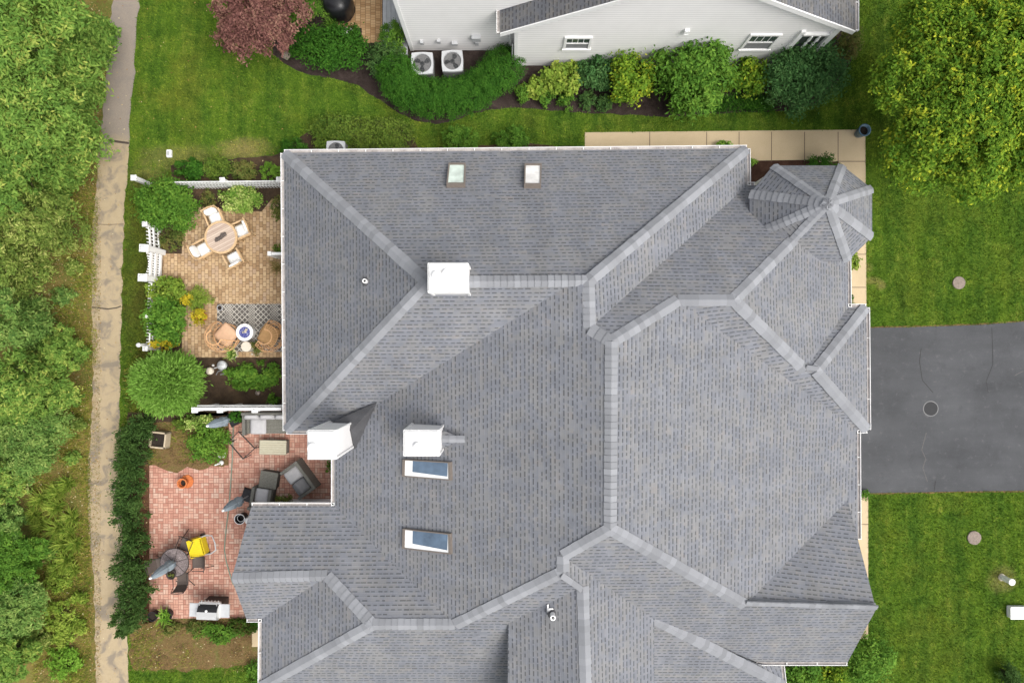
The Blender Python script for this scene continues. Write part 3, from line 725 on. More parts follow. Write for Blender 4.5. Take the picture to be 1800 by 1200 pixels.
# walls (set back under the eaves)
wl = MB()
def wbox(x0, x1, y0, y1, z1=2.85): wl.box(((x0 + x1) / 2, (y0 + y1) / 2, z1 / 2), (x1 - x0, y1 - y0, z1))
wbox(-7.7, 7.93, -2.75, 6.35); wbox(-5.93, 11.5, -10.9, 5.1, 2.845); wbox(11.4, 12.2, -2.72, .85, 2.84)
wbox(-8.45, -5.8, -11.78, -6.22, 2.842); wbox(-9.05, -8.3, -9.45, -6.23, 2.843); wbox(-8.44, 9.1, -11.85, -10.8, 2.5); wbox(.05, 4.5, -14.2, -11.7, 4.15)
wl.prism([(p.x * .96 + .42, p.y * .93 + .3) for p in toct], 0, TZ)
for X, ys, zt in ((-9.15, (-5.95, -7.95, -9.75), 3.76), (11.62, (-5.75, -8.67, -11.2), 4.22)):
    (y0, y1, y2) = ys; wl.add([(X, y0, 2.72), (X, y1, zt), (X, y2, 2.72), (X * .97, y0, 2.72), (X * .97, y1, zt), (X * .97, y2, 2.72)], [(0, 1, 2), (5, 4, 3), (0, 3, 4, 1), (1, 4, 5, 2)])
y9, y7 = V['v9'].y, V['v7'].y
wl.box((V['v9'].x + .12, (y9 - 14.2) / 2, 3.5), (.1, abs(-14.2 - y9), 2.02)); wl.box((V['v7'].x - .12, (y7 - .3 - 14.2) / 2, 3.1), (.1, abs(-14.2 - y7 + .3), 1.9))
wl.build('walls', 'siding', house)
def gutter(a, b2, inward, parent, g0=0.0):
    """open channel along an eave; inward = a point on the roof side"""
    A, B = Vector(a), Vector(b2); e = B - A; L = e.length; e.normalize()
    o = Vector((e.y, -e.x, 0)).normalized()
    if o.dot(Vector(inward) - A) > 0: o = -o
    m = MB(); z = Vector((0, 0, 1))
    def bar(o0, o1, z0, z1, s0, s1, mi=0):
        vs = [A + e * s + o * q + z * h for s in (s0, s1) for q, h in ((o0, z0), (o1, z0), (o1, z1), (o0, z1))]
        m.add(vs, [(0, 1, 2, 3), (7, 6, 5, 4), (0, 4, 5, 1), (1, 5, 6, 2), (2, 6, 7, 3), (3, 7, 4, 0)], mi)
    bar(.003, .018, -.13, -.012, 0, L, 1); bar(.104, .120, -.11, .010, 0, L); bar(.018, .104, -.125, -.06, .002, L - .002, 1)
    n = max(1, int(L / .95))
    for i in range(n + 1): s_ = min(max(.02, L * i / n), L - .02); bar(.018, .104, -.03, -.008, s_ - .012, s_ + .012)
    return m.build('gutter', ['white_vinyl', 'gutter_debris'], parent)
cA = at(800, 500, 4)
for a, b2, c in (('a_nw', 'a_ne', 'R1'), ('a_ne', 'e2_s', 'R3'), ('a_nw', 'a_sw', 'R1'), ('v10', 'b_swc', 'R15'), ('b_nw', 'v3', 'R15'), ('b_sw', 'v10', 'R16'), ('s5_w', 's5_e', 'R12'),
                 ('e4_n', 'e4_s', 'R7'), ('e3_s', 'e4_n', 'e4_s'), ('v5', 'e4_s', 'e4_n'), ('e6_n', 'e6_s', 'v7')):
    gutter(V[a], V[b2], V[c], house)
gutter(V['v5'], at(1508, 948, E), V['R4'], house); gutter(V['a_sw'], at(540, 757, E), V['R1'], house); gutter(at(588, 806, E), V['v3'], V['R8'], house)
gutter(at(1490, 452, E), V['e3_s'], V['R6'], house); gutter(V['e2_s'], at(1327, 326, E), V['R4'], house)
# white fascia under the rakes of the gables
for a, b2 in (('b_nw', 'tipW'), ('tipW', 'b_sw'), ('v6', 'tipE'), ('tipE', 's5_e')):
    m = MB(); A, B = V[a], V[b2]; o = Vector((-.03 if A.x > 0 else .03, 0, 0)); dz = Vector((0, 0, .22)); q = Vector((0, 0, .105))
    m.add([A - q, B - q, B - dz, A - dz, A + o - q, B + o - q, B + o - dz, A + o - dz], [(0, 1, 2, 3), (7, 6, 5, 4), (0, 4, 5, 1), (3, 2, 6, 7), (1, 5, 6, 2), (0, 3, 7, 4)])
    m.build('fascia', 'white_paint', house)
# chimneys
def chimney(x0, x1, y0, y1, zb, zt, flues, label):
    cx, cy, sx, sy = (x0 + x1) / 2, (y0 + y1) / 2, x1 - x0, y1 - y0
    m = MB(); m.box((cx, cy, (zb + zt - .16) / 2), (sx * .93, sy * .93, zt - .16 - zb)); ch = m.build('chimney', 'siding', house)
    m = MB()
    for i in (-1, 1):
        for j in (-1, 1): m.box((cx + i * (sx * .465), cy + j * (sy * .465), (zb + zt - .17) / 2), (.07, .07, zt - .17 - zb))
    m.build('corner_trim', 'white_paint', ch)
    m = MB(); m.box((cx, cy, zt - .11), (sx, sy, .10)); m.box((cx, cy, zt - .03), (sx * .96, sy * .96, .06), taper=.93); m.build('chimney_cap', 'white_paint', ch, bevel=.012)
    for fx, fy, r in flues:
        m = MB(); m.lathe([(r * .8, zt - .02), (r * .8, zt + .10), (r, zt + .11), (r, zt + .15), (r * .5, zt + .18), (0, zt + .185)], (fx, fy, 0), 20); m.build('flue', 'white_paint', ch, smooth=False)
def crn(px, py, z): p = at(px, py, z); return p.x, p.y
x0, y0 = crn(539, 808, 5.7); x1, y1 = crn(590, 756, 5.7); fx, fy = crn(552, 787, 5.7)
chimney(x0, x1, y0, y1, 0, 5.7, [(fx, fy, .17)], '')
x0, y0 = crn(708, 802, 5.8); x1, y1 = crn(773, 755.5, 5.8); fx, fy = crn(735, 784, 5.8)
chimney(x0, x1, y0, y1, 3.4, 5.8, [(fx, fy, .13)], '')
x0, y0 = crn(751, 514, 7.3); x1, y1 = crn(823, 461.5, 7.3); f1 = crn(769, 485, 7.3); f2 = crn(788, 483, 7.3)
chimney(x0, x1, y0, y1, 5.0, 7.3, [(*f1, .14), (*f2, .17)], '')
# lead saddle behind the eave chimney
m = MB(); D_ = at(617, 757, 3.75)
m.add([at(583, 742, 3.45), at(663, 706, 3.56), D_, at(624, 790, 3.2), at(600, 765, 3.0)], [(0, 2, 1), (2, 3, 1), (0, 4, 2), (4, 3, 2)]); m.build('chimney_saddle', 'lead', house)
V.update(sA=at(776, 771, 4.86), sB=at(818, 772, 4.99), sC=at(776, 755, 4.70), sD=at(776, 788, 4.70))
SF = dict(SA='sA sC sB', SB='sA sB sD')
for k, f in SF.items(): NORM[k] = face_normal([V[q] for q in f.split()])
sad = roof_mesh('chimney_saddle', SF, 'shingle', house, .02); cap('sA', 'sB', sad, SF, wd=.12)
# skylights
def plane_at(face, px, py, lift=0.0):
    p0 = V[FACES[face].split()[0]]; n = NORM[face]; o = Vector((0, 0, HCAM)); d_ = at(px, py, 0) - o
    t = (p0 - o).dot(n) / d_.dot(n); return o + d_ * t + n * lift
def skylight(face, q, pane, fr, shaft=False):
    n = NORM[face]; P = [plane_at(face, *p) for p in q]; c = sum(P, Vector()) / 4; h = .13
    o_ = [p.copy() for p in P]; top = [p + n * h for p in P]; inn = [c + (p - c) * (1 - fr) + n * h for p in P]; low = [c + (p - c) * (1 - fr) + n * (h - .03) for p in P]
    o_ = [p - n * .05 for p in o_]
    m = MB(); m.add(o_ + top + inn + low, sum([[(i, (i + 1) % 4, 4 + (i + 1) % 4, 4 + i), (4 + i, 4 + (i + 1) % 4, 8 + (i + 1) % 4, 8 + i), (8 + i, 8 + (i + 1) % 4, 12 + (i + 1) % 4, 12 + i)] for i in range(4)], []))
    s_ = m.build('skylight', 'bronze_frame', house)
    if shaft:
        lo2 = [p + n * .001 for p in low]
        m = MB(); m.add(lo2, [(0, 1, 2, 3)]); m.build('lining', 'white_paint', s_)
        a, b3, c3, d3 = lo2; ux, uy = (b3 - a), (d3 - a)
        g_ = [a + ux * .18 + uy * .0, a + ux * .985 + uy * 0, a + ux * .985 + uy * .86, a + ux * .18 + uy * .72]
        m = MB(); m.add([p + n * .006 for p in g_], [(0, 1, 2, 3)]); m.build('pane', pane, s_)
    else:
        m = MB(); m.add(low, [(0, 1, 2, 3)]); m.build('pane', pane, s_)
skylight('AN', [(789, 291), (819, 291), (818, 329), (785, 329)], 'pane_pale', .16)
skylight('AN', [(922, 292), (952, 292), (951, 330), (921, 330)], 'pane_white', .16)
skylight('WP', [(711, 806), (795, 811), (796, 843), (710, 836)], 'pane_blue', .10, True)
skylight('WP', [(711, 927), (795, 936), (796, 972), (710, 962)], 'pane_blue', .10, True)
def pipe(face, px, py, r, h, mats, collar=True):
    p = plane_at(face, px, py); m = MB()
    m.lathe([(r, -.1), (r, h), (r * .62, h), (r * .62, h - .15)], p, 14); o = m.build('vent_pipe', mats, house)
    m = MB(); m.lathe([(r * .6, h - .12), (0, h - .119)], p, 12); m.build('pipe_mouth', 'black_plastic', o)
    if collar: m = MB(); m.lathe([(r * 2.0, .0), (r * 1.5, .03), (r * 1.02, .07)], p, 14); m.build('collar', 'lead', o)
pipe('AW', 644, 495, .075, .28, 'white_vinyl')
pipe('W3', 971, 1078, .085, .35, 'white_vinyl')
p = plane_at('W3', 963, 1071); m = MB(); m.box(p + Vector((0, 0, .03)), (.05, .36, .03), 0); m.box(p + Vector((.09, .0, .05)), (.16, .14, .05)); m.build('vent_bracket', 'white_vinyl', house)

# ================================================================== NEIGHBOURING HOUSE (north)
nb = thing('neighbour_house', 'white sided house with dark grey shingle roof edges and two small windows', 'house', (0, 0, 0))
m = MB(); m.box((-.55, 16.5, 3.6), (6.9, 10, 7.2)); m.box((5.2, 15.95, 1.6), (10.1, 10, 3.2))
gp = [(.1, 0), (10.2, 0), (10.2, 2.9), (11.35, 2.9), (11.35, 3.5), (5.7, 6.78), (.1, 3.45)]
m.add([(x, 10.9, z) for x, z in gp] + [(x, 11.02, z) for x, z in gp], [tuple(range(7)), tuple(range(13, 6, -1))] + [(i, i + 7, (i + 1) % 7 + 7, (i + 1) % 7) for i in range(7)])
m.build('walls', 'siding', nb)
Vn = {'l0': Vector((-.42, 10.72, 3.28)), 'l1': Vector((-.42, 20.5, 3.28)), 'r0': Vector((11.85, 10.72, 3.45)), 'r1': Vector((11.85, 20.5, 3.45)), 't0': Vector((5.7, 10.72, 7.02)), 't1': Vector((5.7, 20.5, 7.02)),
      'm0': Vector((-4.4, 11.1, 7.1)), 'm1': Vector((3.3, 11.1, 7.1)), 'm2': Vector((3.3, 21.9, 7.1)), 'm3': Vector((-4.4, 21.9, 7.1)), 'n0': Vector((-.55, 14.9, 9.3)), 'n1': Vector((-.55, 18.1, 9.3))}
V.update(Vn)
NF = dict(NL='l0 l1 t1 t0', NR='r0 t0 t1 r1', MS='m0 m1 n0', ME='m1 m2 n1 n0', MN='m2 m3 n1', MW='m3 m0 n0 n1')
for k, f in NF.items(): NORM[k] = face_normal([V[q] for q in f.split()])
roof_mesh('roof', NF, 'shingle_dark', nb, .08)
m = MB()
for a, b2 in (('l0', 't0'), ('t0', 'r0')):
    A, B = V[a], V[b2]; o = Vector((0, -.04, 0)); q = Vector((0, 0, -.005)); dz = Vector((0, 0, .24)); i_ = Vector((0, .16, 0))
    m.add([A + q, B + q, B - dz, A - dz, A + o + q, B + o + q, B + o - dz, A + o - dz], [(3, 2, 1, 0), (4, 5, 6, 7), (0, 1, 5, 4), (7, 6, 2, 3), (0, 4, 7, 3), (1, 2, 6, 5)])
m.build('fascia', 'white_paint', nb)
gutter(V['l0'], V['l1'], V['t0'], nb); gutter(V['r0'], V['r1'], V['t0'], nb)
for cx, cy, h in ((.1, 10.9, 3.3), (-4.0, 11.5, 7.0)):
    m = MB(); m.box((cx + .06, cy - .008, h / 2), (.13, .03, h)); m.box((cx - .008, cy + .05, h / 2), (.03, .13, h)); m.build('corner_trim', 'white_paint', nb)
def nwin(x0, x1, z0, z1):
    fr = MB(); t = .09
    fr.box(((x0 + x1) / 2, 10.87, z1 + t / 2), (x1 - x0 + 2 * t, .07, t)); fr.box(((x0 + x1) / 2, 10.86, z0 - t / 2), (x1 - x0 + 2 * t + .06, .11, t))
    for x in (x0 - t / 2, x1 + t / 2): fr.box((x, 10.872, (z0 + z1) / 2), (t, .066, z1 - z0))
    fr.box(((x0 + x1) / 2, 10.875, (z0 + z1) / 2), (x1 - x0, .05, .06))
    o = fr.build('window', 'white_paint', nb)
    for k, (a, b2) in enumerate((((z0 + z1) / 2 + .03, z1), (z0, (z0 + z1) / 2 - .03))):
        m = MB(); m.box(((x0 + x1) / 2, 10.885, (a + b2) / 2), (x1 - x0, .02, b2 - a)); m.build('pane', 'pane_dark' if k == 0 else 'grey_stain', o)
        m = MB()
        if k == 0:
            for q in range(3): m.box((x0 + (x1 - x0) * (q + 1) / 4, 10.872, (a + b2) / 2), (.02, .012, b2 - a))
            m.build('muntins', 'white_paint', o)
nwin(1.98, 2.80, 1.66, 2.5); nwin(8.55, 9.5, 1.62, 2.72)
m = MB(); m.box((6.12, 10.84, 3.1), (.2, .12, .2), taper=.8); m.box((6.12, 10.8, 2.98), (.16, .06, .06)); m.build('wall_vent', 'white_vinyl', nb)
m = MB(); m.box((10.75, 10.88, 2.3), (.9, .02, 1.0)); m.build('porch_opening', 'opening_shade', nb)  # flat dark panel; the porch opening's shade put into its colour
m = MB(); m.box((10.22, 10.85, 2.4), (.16, .1, 1.4)); m.box((11.32, 10.85, 2.55), (.2, .14, 1.9)); m.box((10.75, 10.85, 2.86), (1.0, .1, .10)); m.build('porch_post', 'white_paint', nb)
m = MB()
for q in range(2): m.lathe([(.05, 1.9), (.03, 2.1), (.06, 2.2), (.03, 2.35), (.06, 2.5), (.03, 2.8)], (10.65 + q * .28, 10.8, 0), 8)
m.build('balusters', 'white_paint', nb)
m = MB(); m.tube([(-.22, 11.35, 3.3), (-.1, 11.4, 3.0), (-.05, 11.42, .2)], .05, 6); m.build('downspout', 'white_vinyl', nb)
m = MB(); m.tube([(.02, 10.95, 1.8), (.0, 10.93, .2)], .03, 6); m.build('conduit', 'grey_metal', nb)
for bx, bz, s_ in ((-3.45, .85, (.14, .12, .22)), (-2.8, .9, (.14, .1, .2)), (-2.2, .75, (.22, .12, .18)), (-1.35, 1.25, (.34, .16, .3)), (-1.35, .8, (.14, .12, .26))):
    m = MB(); m.box((bx, 11.5 - s_[1] / 2, bz), s_); m.build('meter_box', 'grey_metal', nb, bevel=.01)
m = MB()
for k in range(6): m.box((-5.0 + k * .165, 13.0, .16), (.155, 3.6, .05))
m.box((-4.6, 13, .07), (.95, 3.5, .13)); tag(m.build('deck', 'deck_board'), 'grey board deck beside the tan brick patio and the white house wall', 'deck')

# air conditioners
def aircon(px, py, size, h, rz, label):
    p = at(px, py, h); t = thing('air_conditioner', label, 'air conditioner', (p.x, p.y, 0), rz, 'air conditioners beside the houses'); s_ = size
    m = MB(); m.box((0, 0, h / 2 - .03), (s_ * .96, s_ * .96, h - .08)); m.build('casing', 'ring_grey', t, bevel=.03)
    m = MB(); n = 28; ri = s_ * .42
    def sq(k, f):
        th = 2 * math.pi * (k + .5) / n; c_, q = math.cos(th), math.sin(th); r_ = s_ / 2 * f / max(abs(c_), abs(q)) ** .82; return (r_ * c_, r_ * q)
    vs = [(ri * math.cos(2 * math.pi * (k + .5) / n), ri * math.sin(2 * math.pi * (k + .5) / n), h) for k in range(n)] + [(*sq(k, 1), h) for k in range(n)] + [(*sq(k, 1.02), h - .09) for k in range(n)] + [(ri * math.cos(2 * math.pi * (k + .5) / n), ri * math.sin(2 * math.pi * (k + .5) / n), h - .12) for k in range(n)]
    fs = []
    for k in range(n):
        j = (k + 1) % n
        for a, b2 in ((0, n), (n, 2 * n), (3 * n, 0)): fs.append((a + k, b2 + k, b2 + j, a + j))
    m.add(vs, fs); m.build('top_panel', 'grey_metal', t)
    m = MB(); m.lathe([(ri, h - .1), (ri * .3, h - .13), (0, h - .13)], (0, 0, 0), 20); m.build('fan_well', 'black_plastic', t)
    m = MB(); m.lathe([(.09, h - .12), (.09, h - .06), (0, h - .055)], (0, 0, 0), 14)
    for k in range(3):
        a = k * 2.094 + px; pts = []
        for th, r_, z in ((-.55, .09, -.06), (-.75, ri * .85, -.08), (0, ri * .93, -.06), (.35, ri * .8, -.04), (.3, .09, -.05)): pts.append((r_ * math.cos(a + th * .8), r_ * math.sin(a + th * .8), h + z))
        m.add(pts + [(x, y, z - .01) for x, y, z in pts], [(0, 1, 2, 3, 4), (9, 8, 7, 6, 5)])
    m.build('fan', 'fan_blade', t)
    m = MB()
    for r_ in (.25, .5, .75): m.tube([(ri * r_ * math.cos(k * .2618), ri * r_ * math.sin(k * .2618), h + .010) for k in range(24)], .0035, 4, closed=True)
    for k in range(12): a = k * .5236; m.tube([(.05 * math.cos(a), .05 * math.sin(a), h + .012), (ri * math.cos(a), ri * math.sin(a), h + .004)], .0035, 4)
    m.build('fan_guard', 'fan_guard', t)
aircon(742, 111, .84, .85, R(1), 'grey air conditioner with fan guard nearest the white corner board, west of its twin')
aircon(795, 107, .82, .85, R(2), 'grey air conditioner behind the curved hedge, under the largest wall box')
aircon(590, 264, .72, .8, 0, 'air conditioner half hidden under the gutter of the grey roof')
# covered grill on the neighbour's patio
p = at(592, 2, .8); t = thing('covered_grill', 'black barbecue cover on the neighbour patio', 'barbecue', (p.x, p.y, 0), R(4))
m = MB(); m.lathe([(.50, 0), (.56, .3), (.55, .8), (.48, 1.0), (.30, 1.1), (0, 1.12)], (0, 0, 0), 22, wob=.03); m.build('cover', 'black_cover', t, smooth=True)
m = MB(); m.tube([(.54 * math.cos(k * .3), .54 * math.sin(k * .3), .12) for k in range(21)], .012, 5, closed=True); m.build('drawstring', 'black_plastic', t)

# ================================================================== PLANTING BY THE NEIGHBOUR
tree('purple_maple', 458, 28, 2.2, 1.80, 3.1, 20000, .11, .05, 'leaf_purple', 'small purple leaved maple at the end of the mulch bed', nblob=13, trunk=.06, up=.5, clump=.17)
p = at(470, 97); m = MB(); rr = random.Random(5)
me_ = MB().lathe([(0, 0), (.16, .0), (.2, .07), (.12, .15), (0, .17)], (0, 0, 0), 9, wob=.15); o = me_.build('rock', 'stone', smooth=True); o.location = at(504, 98); tag(o, 'grey rock at the mulch edge beside the purple maple', 'rock')
shrub('boxwood', 533, 20, .7, .85, .8, 1.3, 4200, .07, .045, 'leaf_mid', 'bright green rounded boxwood between purple maple and black cover', clump=.16)
shrub('shrub', 574, 82, .6, 1.65, .85, 1.1, 6500, .10, .05, 'leaf_deep', 'low dark green spreading shrub south of the black covered grill')
tuft('daylily', 584, 46, .6, .03, 90, 'leaf_mid', 'strappy leaved clump in front of the black covered grill', 'perennial')
t = shrub('flowering_shrub', 614, 60, .5, .45, .4, .7, 900, .08, .045, 'leaf_deep', 'small shrub with white flowers at the corner of the tan patio')
leafmesh('flowers', 'petal_white', *leaves([(0, 0.05, .55, .22, .12, .15)], 120, .06, .05, 5), parent=t)
shrub('boxwood', 692, 62, .6, .62, .62, 1.1, 3400, .065, .04, 'leaf_mid', 'small square clipped green boxwood against the end of the grey deck', clump=.15)
shrub('shrub', 679, 105, .5, .8, .75, .9, 3600, .09, .045, 'leaf_shade', 'dull blue green shrub left of the curved hedge')
hb = [(at(x, y, .6) - at(780, 160, .6)) for x, y in ((699, 131), (706, 150), (728, 164), (757, 172), (788, 174), (818, 168), (845, 153), (868, 136), (886, 118))]
p = at(780, 160, .6)
t = thing('hedge', 'dense curved green hedge wrapped around two air conditioners', 'hedge', (p.x, p.y, 0))
hbl = [(q.x, q.y, .58, .78, .74, .60) for q in hb]
leafmesh('foliage', 'leaf_deep', *leaves(hbl, 48000, .06, .032, 31, up=.7, clump=.10, tshift=.0, low=-.1, per=30, inner=.08), parent=t)
stems(hbl, 3, .02, 3).build('stems', 'stem_green', t)
shrub('hydrangea', 988, 139, .5, .85, .70, .9, 2200, .16, .10, 'leaf_lime', 'larger yellow leaved shrub in the mulch bed, in front of the siding', inner=.1)
shrub('hydrangea', 943, 153, .3, .55, .42, .6, 900, .15, .10, 'leaf_lime', 'low sparse yellow plant at the west end of the mulch bed by the siding', inner=.1)
for i, (x, y, r_) in enumerate(((918, 167, .36), (957, 171, .40), (994, 176, .38), (1033, 178, .38), (1062, 180, .36))):
    shrub('perennial', x, y, .2, r_, r_, .5, 700, .11, .04, 'leaf_shade' if i > 2 else 'leaf_mid', 'small green mound in the row along the front of the mulch bed', 'perennial', 'small mounds along the mulch bed edge')
shrub('shrub', 1050, 122, .6, .85, .75, 1.2, 2600, .15, .06, 'leaf_blue', 'blue green long leaved shrub between the yellow shrub and the taller lime flecked one')
shrub('shrub', 1108, 137, .9, .92, 1.0, 1.9, 4200, .14, .07, 'leaf_maple', 'lime flecked upright shrub beside the tallest bush')
shrub('rhododendron', 1216, 130, 1.3, 1.55, 1.55, 2.6, 8500, .17, .07, 'leaf_mid', 'tallest broad bush of the mulch bed, between the two windows', inner=.15, clump=.18)
shrub('shrub', 1312, 135, .7, .95, .8, 1.3, 3000, .14, .07, 'leaf_maple', 'yellow green medium shrub below the right hand window')
shrub('rhododendron', 1416, 126, 1.2, 1.45, 1.55, 2.4, 11000, .13, .05, 'leaf_blue', 'big rounded blue green bush in front of the porch', clump=.18)
shrub('shrub', 1487, 80, .7, .55, .6, 1.5, 1700, .11, .05, 'leaf_dull', 'thin dull shrub under the roof corner past the porch')
p = at(1300, 183, .2); V_, F_, T_ = blades(900, .5, .022, 77, area=(1.35, .28)); o = leafmesh('lilyturf', 'leaf_deep', V_, F_, T_); o.location = (p.x, p.y, 0); tag(o, 'dark strappy lilyturf edging between the two biggest bushes', 'lilyturf')

# north side of the main house
shrub('juniper', 592, 232, .4, 1.15, .80, .75, 6800, .11, .04, 'leaf_juniper', 'dark straggling juniper directly behind the half hidden air conditioner')
shrub('juniper', 668, 240, .3, 1.55, .75, .6, 9000, .11, .04, 'leaf_juniper', 'long low juniper spreading east along the gutter', tshift=.1)
shrub('boxwood', 809, 245, .5, .80, .62, .95, 5500, .06, .035, 'leaf_mid', 'round clipped bush at the gutter, nearer the pale green skylight', clump=.12)
shrub('boxwood', 898, 245, .5, .72, .58, .9, 5000, .06, .035, 'leaf_mid', 'round clipped bush at the gutter, nearer the start of the concrete walk', clump=.12)
shrub('shrub', 516, 262, .3, .55, .45, .6, 1300, .09, .04, 'leaf_deep', 'small dark shrub at the north west corner of the grey roof')
shrub('boxwood', 476, 301, .4, .46, .42, .8, 2400, .05, .03, 'leaf_light', 'small bright green ball shrub behind the picket fence next to the gutter', clump=.12)
for x, y, r_, mt, lb in ((334, 300, .62, 'leaf_deep', 'dark low shrub outside the picket fence, nearest the path'), (382, 295, .66, 'leaf_juniper', 'wide straggling shrub outside the picket fence, behind the fence post'), (428, 300, .5, 'leaf_dull', 'brownish thin shrub outside the picket fence by the green ball shrub')):
    shrub('shrub', x, y, .3, r_, .42, .65, 1800, .10, .04, mt, lb)
shrub('perennial', 1274, 257, .3, .34, .22, .5, 260, .16, .06, 'leaf_light', 'bright green plant poking out from under the gutter over the concrete walk', 'perennial')
shrub('boxwood', 1446, 287, .5, .62, .42, .8, 2200, .06, .035, 'leaf_deep', 'dark rounded bush beside the walk at the turret')
shrub('perennial', 1322, 285, .2, .22, .18, .35, 200, .09, .05, 'leaf_light', 'tiny bright plant in the brown mulch corner', 'perennial')
shrub('perennial', 1500, 460, .3, .28, .40, .55, 420, .14, .06, 'leaf_lime', 'yellow green plant on the walk below the turret', 'perennial')
shrub('perennial', 1494, 532, .3, .22, .34, .5, 260, .12, .05, 'leaf_deep', 'dark little plant by the walk next to the garage roof corner', 'perennial')
shrub('perennial', 1521, 870, .2, .26, .2, .35, 220, .09, .04, 'leaf_mid', 'weed at the driveway corner of the house', 'perennial')

# blue pot on the walk
p = at(1508, 236); t = thing('planter_pot', 'blue glazed pot on the corner of the concrete walk', 'pot', p)
m = MB(); m.lathe([(.15, 0), (.19, .2), (.21, .48), (.24, .5), (.24, .54), (.19, .54), (.17, .4)], (0, 0, 0), 22); m.build('pot', 'blue_glaze', t, smooth=True)
m = MB(); m.lathe([(.18, .42), (0, .43)], (0, 0, 0), 16); m.build('soil', 'dark_soil', t)

# ================================================================== TREES
tree('maple_tree', 1735, 160, 4.6, 3.95, 6.8, 150000, .125, .062, 'leaf_maple', 'large yellow tipped maple on the lawn beyond the walk', nblob=36, trunk=.16, up=.6, clump=.10, inner=.15, flat=.75, seed=21, per=26)
WT = [
    (36, 60, 4.4, 2.1, 6.4, 22000, .21, .075, 'leaf_wood', 'tall green tree at the head of the wood, nearest the photo corner'),
    (124, 30, 2.8, 1.1, 4.2, 10000, .18, .065, 'leaf_wood', 'green tree leaning over the top of the path'),
    (45, 205, 4.0, 2.1, 5.6, 17000, .20, .07, 'leaf_wood', 'broad tree behind the bluish bush opposite the lawn'),
    (86, 130, 2.6, 1.2, 3.8, 9000, .18, .065, 'leaf_wood', 'smaller green tree between the path and the broad tree'),
    (104, 215, 2.0, .95, 3.0, 8500, .14, .045, 'leaf_woodblue', 'bluish green bushy tree beside the path joint'),
    (4, 325, 3.2, 1.6, 4.4, 10500, .20, .07, 'leaf_wood', 'green tree above the first brown clearing'),
    (72, 285, 2.2, 1.0, 3.0, 6000, .17, .06, 'leaf_wood', 'rounded green tree just north of the brown clearing'),
    (52, 388, 2.6, 1.4, 3.6, 9000, .16, .05, 'leaf_woodyellow', 'thin pale leaved tree with bare twigs above the brown clearing'),
    (-22, 465, 3.0, 1.25, 4.0, 8000, .18, .06, 'leaf_woodyellow', 'yellowish tree with a bare branch, south of the pale leaved one'),
    (-4, 562, 2.8, 1.3, 3.9, 10500, .17, .06, 'leaf_woodblue', 'dark green tree next to the widest brown clearing'),
    (-8, 668, 3.0, 1.45, 4.2, 10500, .18, .06, 'leaf_wood', 'full green tree level with the ball shaped bush')]
for x, y, zc, r_, h, n, L, W, mt, lb in WT:
    tree('woodland_tree', x, y, zc, r_, h, int(n * 1.45), L * .84, W * .84, mt, lb, group='trees of the wood along the path', nblob=10 if r_ > 1.3 else 7, trunk=.05, clump=.16, inner=.2, skirt=5, per=28)
for x, y, zc, r_, h, n, L, W, mt, lb in (
    (112, 620, 1.0, 1.0, 1.8, 6000, .14, .05, 'leaf_wood', 'low bush whose branch reaches the path edge'),
    (55, 690, 1.3, 1.5, 2.3, 11000, .15, .055, 'leaf_wood', 'full green bush level with the ball shaped shrub'),
    (50, 780, 1.2, 1.6, 2.1, 12500, .14, .05, 'leaf_woodblue', 'grey green bush above the yellow grass clumps'),
    (5, 845, 1.3, 1.0, 2.2, 6500, .15, .055, 'leaf_wood', 'bush left of the yellow grass clumps'),
    (2, 920, 1.2, 1.05, 2.1, 6500, .14, .05, 'leaf_woodblue', 'blue green bush between two paler ones, level with the mesh table chairs'),
    (28, 985, 1.2, 1.35, 2.2, 10500, .14, .045, 'leaf_mid', 'darkest bush of the wood, opposite the umbrella table'),
    (30, 1062, 1.2, 1.35, 2.2, 10500, .15, .045, 'leaf_woodblue', 'silvery green bush opposite the barbecue'),
    (12, 1150, 1.2, 1.15, 2.0, 8500, .15, .055, 'leaf_wood', 'last green bush of the wood beside the weedy ground')):
    tree('woodland_bush', x, y, zc, r_, h, int(n * 1.35), L * .86, W * .86, mt, lb, 'bush', group='bushes of the wood along the path', nblob=9, trunk=.03, clump=.16, inner=.2, skirt=1, per=28, flat=.6)
# undergrowth
for x, y, r_, mt, lb in ((110, 1085, .75, 'leaf_lime', 'yellow green weedy bush beside the path gravel, opposite the barbecue'), (112, 1165, .8, 'leaf_light', 'light green leafy weeds at the foot of the wood'), (140, 1050, .28, 'leaf_lime', 'small lime weed at the path edge'),
                         (142, 1100, .30, 'leaf_lime', 'small lime weed at the path edge, south of its twin'), (84, 968, .42, 'leaf_wood', 'dark green weed between wood and yellow grass'), (125, 700, .42, 'leaf_wood', 'weed alone in the brown clearing beside the path'), (100, 1020, .5, 'leaf_lime', 'yellowish weed patch below the grass clumps'),
                         (128, 805, .3, 'leaf_wood', 'little weed above the yellow grass, close to the path'), (130, 470, .35, 'leaf_woodyellow', 'yellowish weed in the upper brown clearing'), (112, 520, .45, 'leaf_woodblue', 'green weed in the middle of the upper brown clearing'), (140, 745, .3, 'leaf_woodyellow', 'small pale weed beside the path, level with the square planter'), (108, 745, .4, 'leaf_lime', 'lime weed in the lower brown clearing'), (112, 1120, .45, 'leaf_lime', 'lime weed between the two leafy bushes at the foot of the wood'), (70, 1120, .5, 'leaf_woodyellow', 'pale weed against the last bushes of the wood')):
    shrub('weed', x, y, .2, r_, r_ * .9, .5, int(1500 * r_ + 200), .13, .045, mt, lb, 'weed')
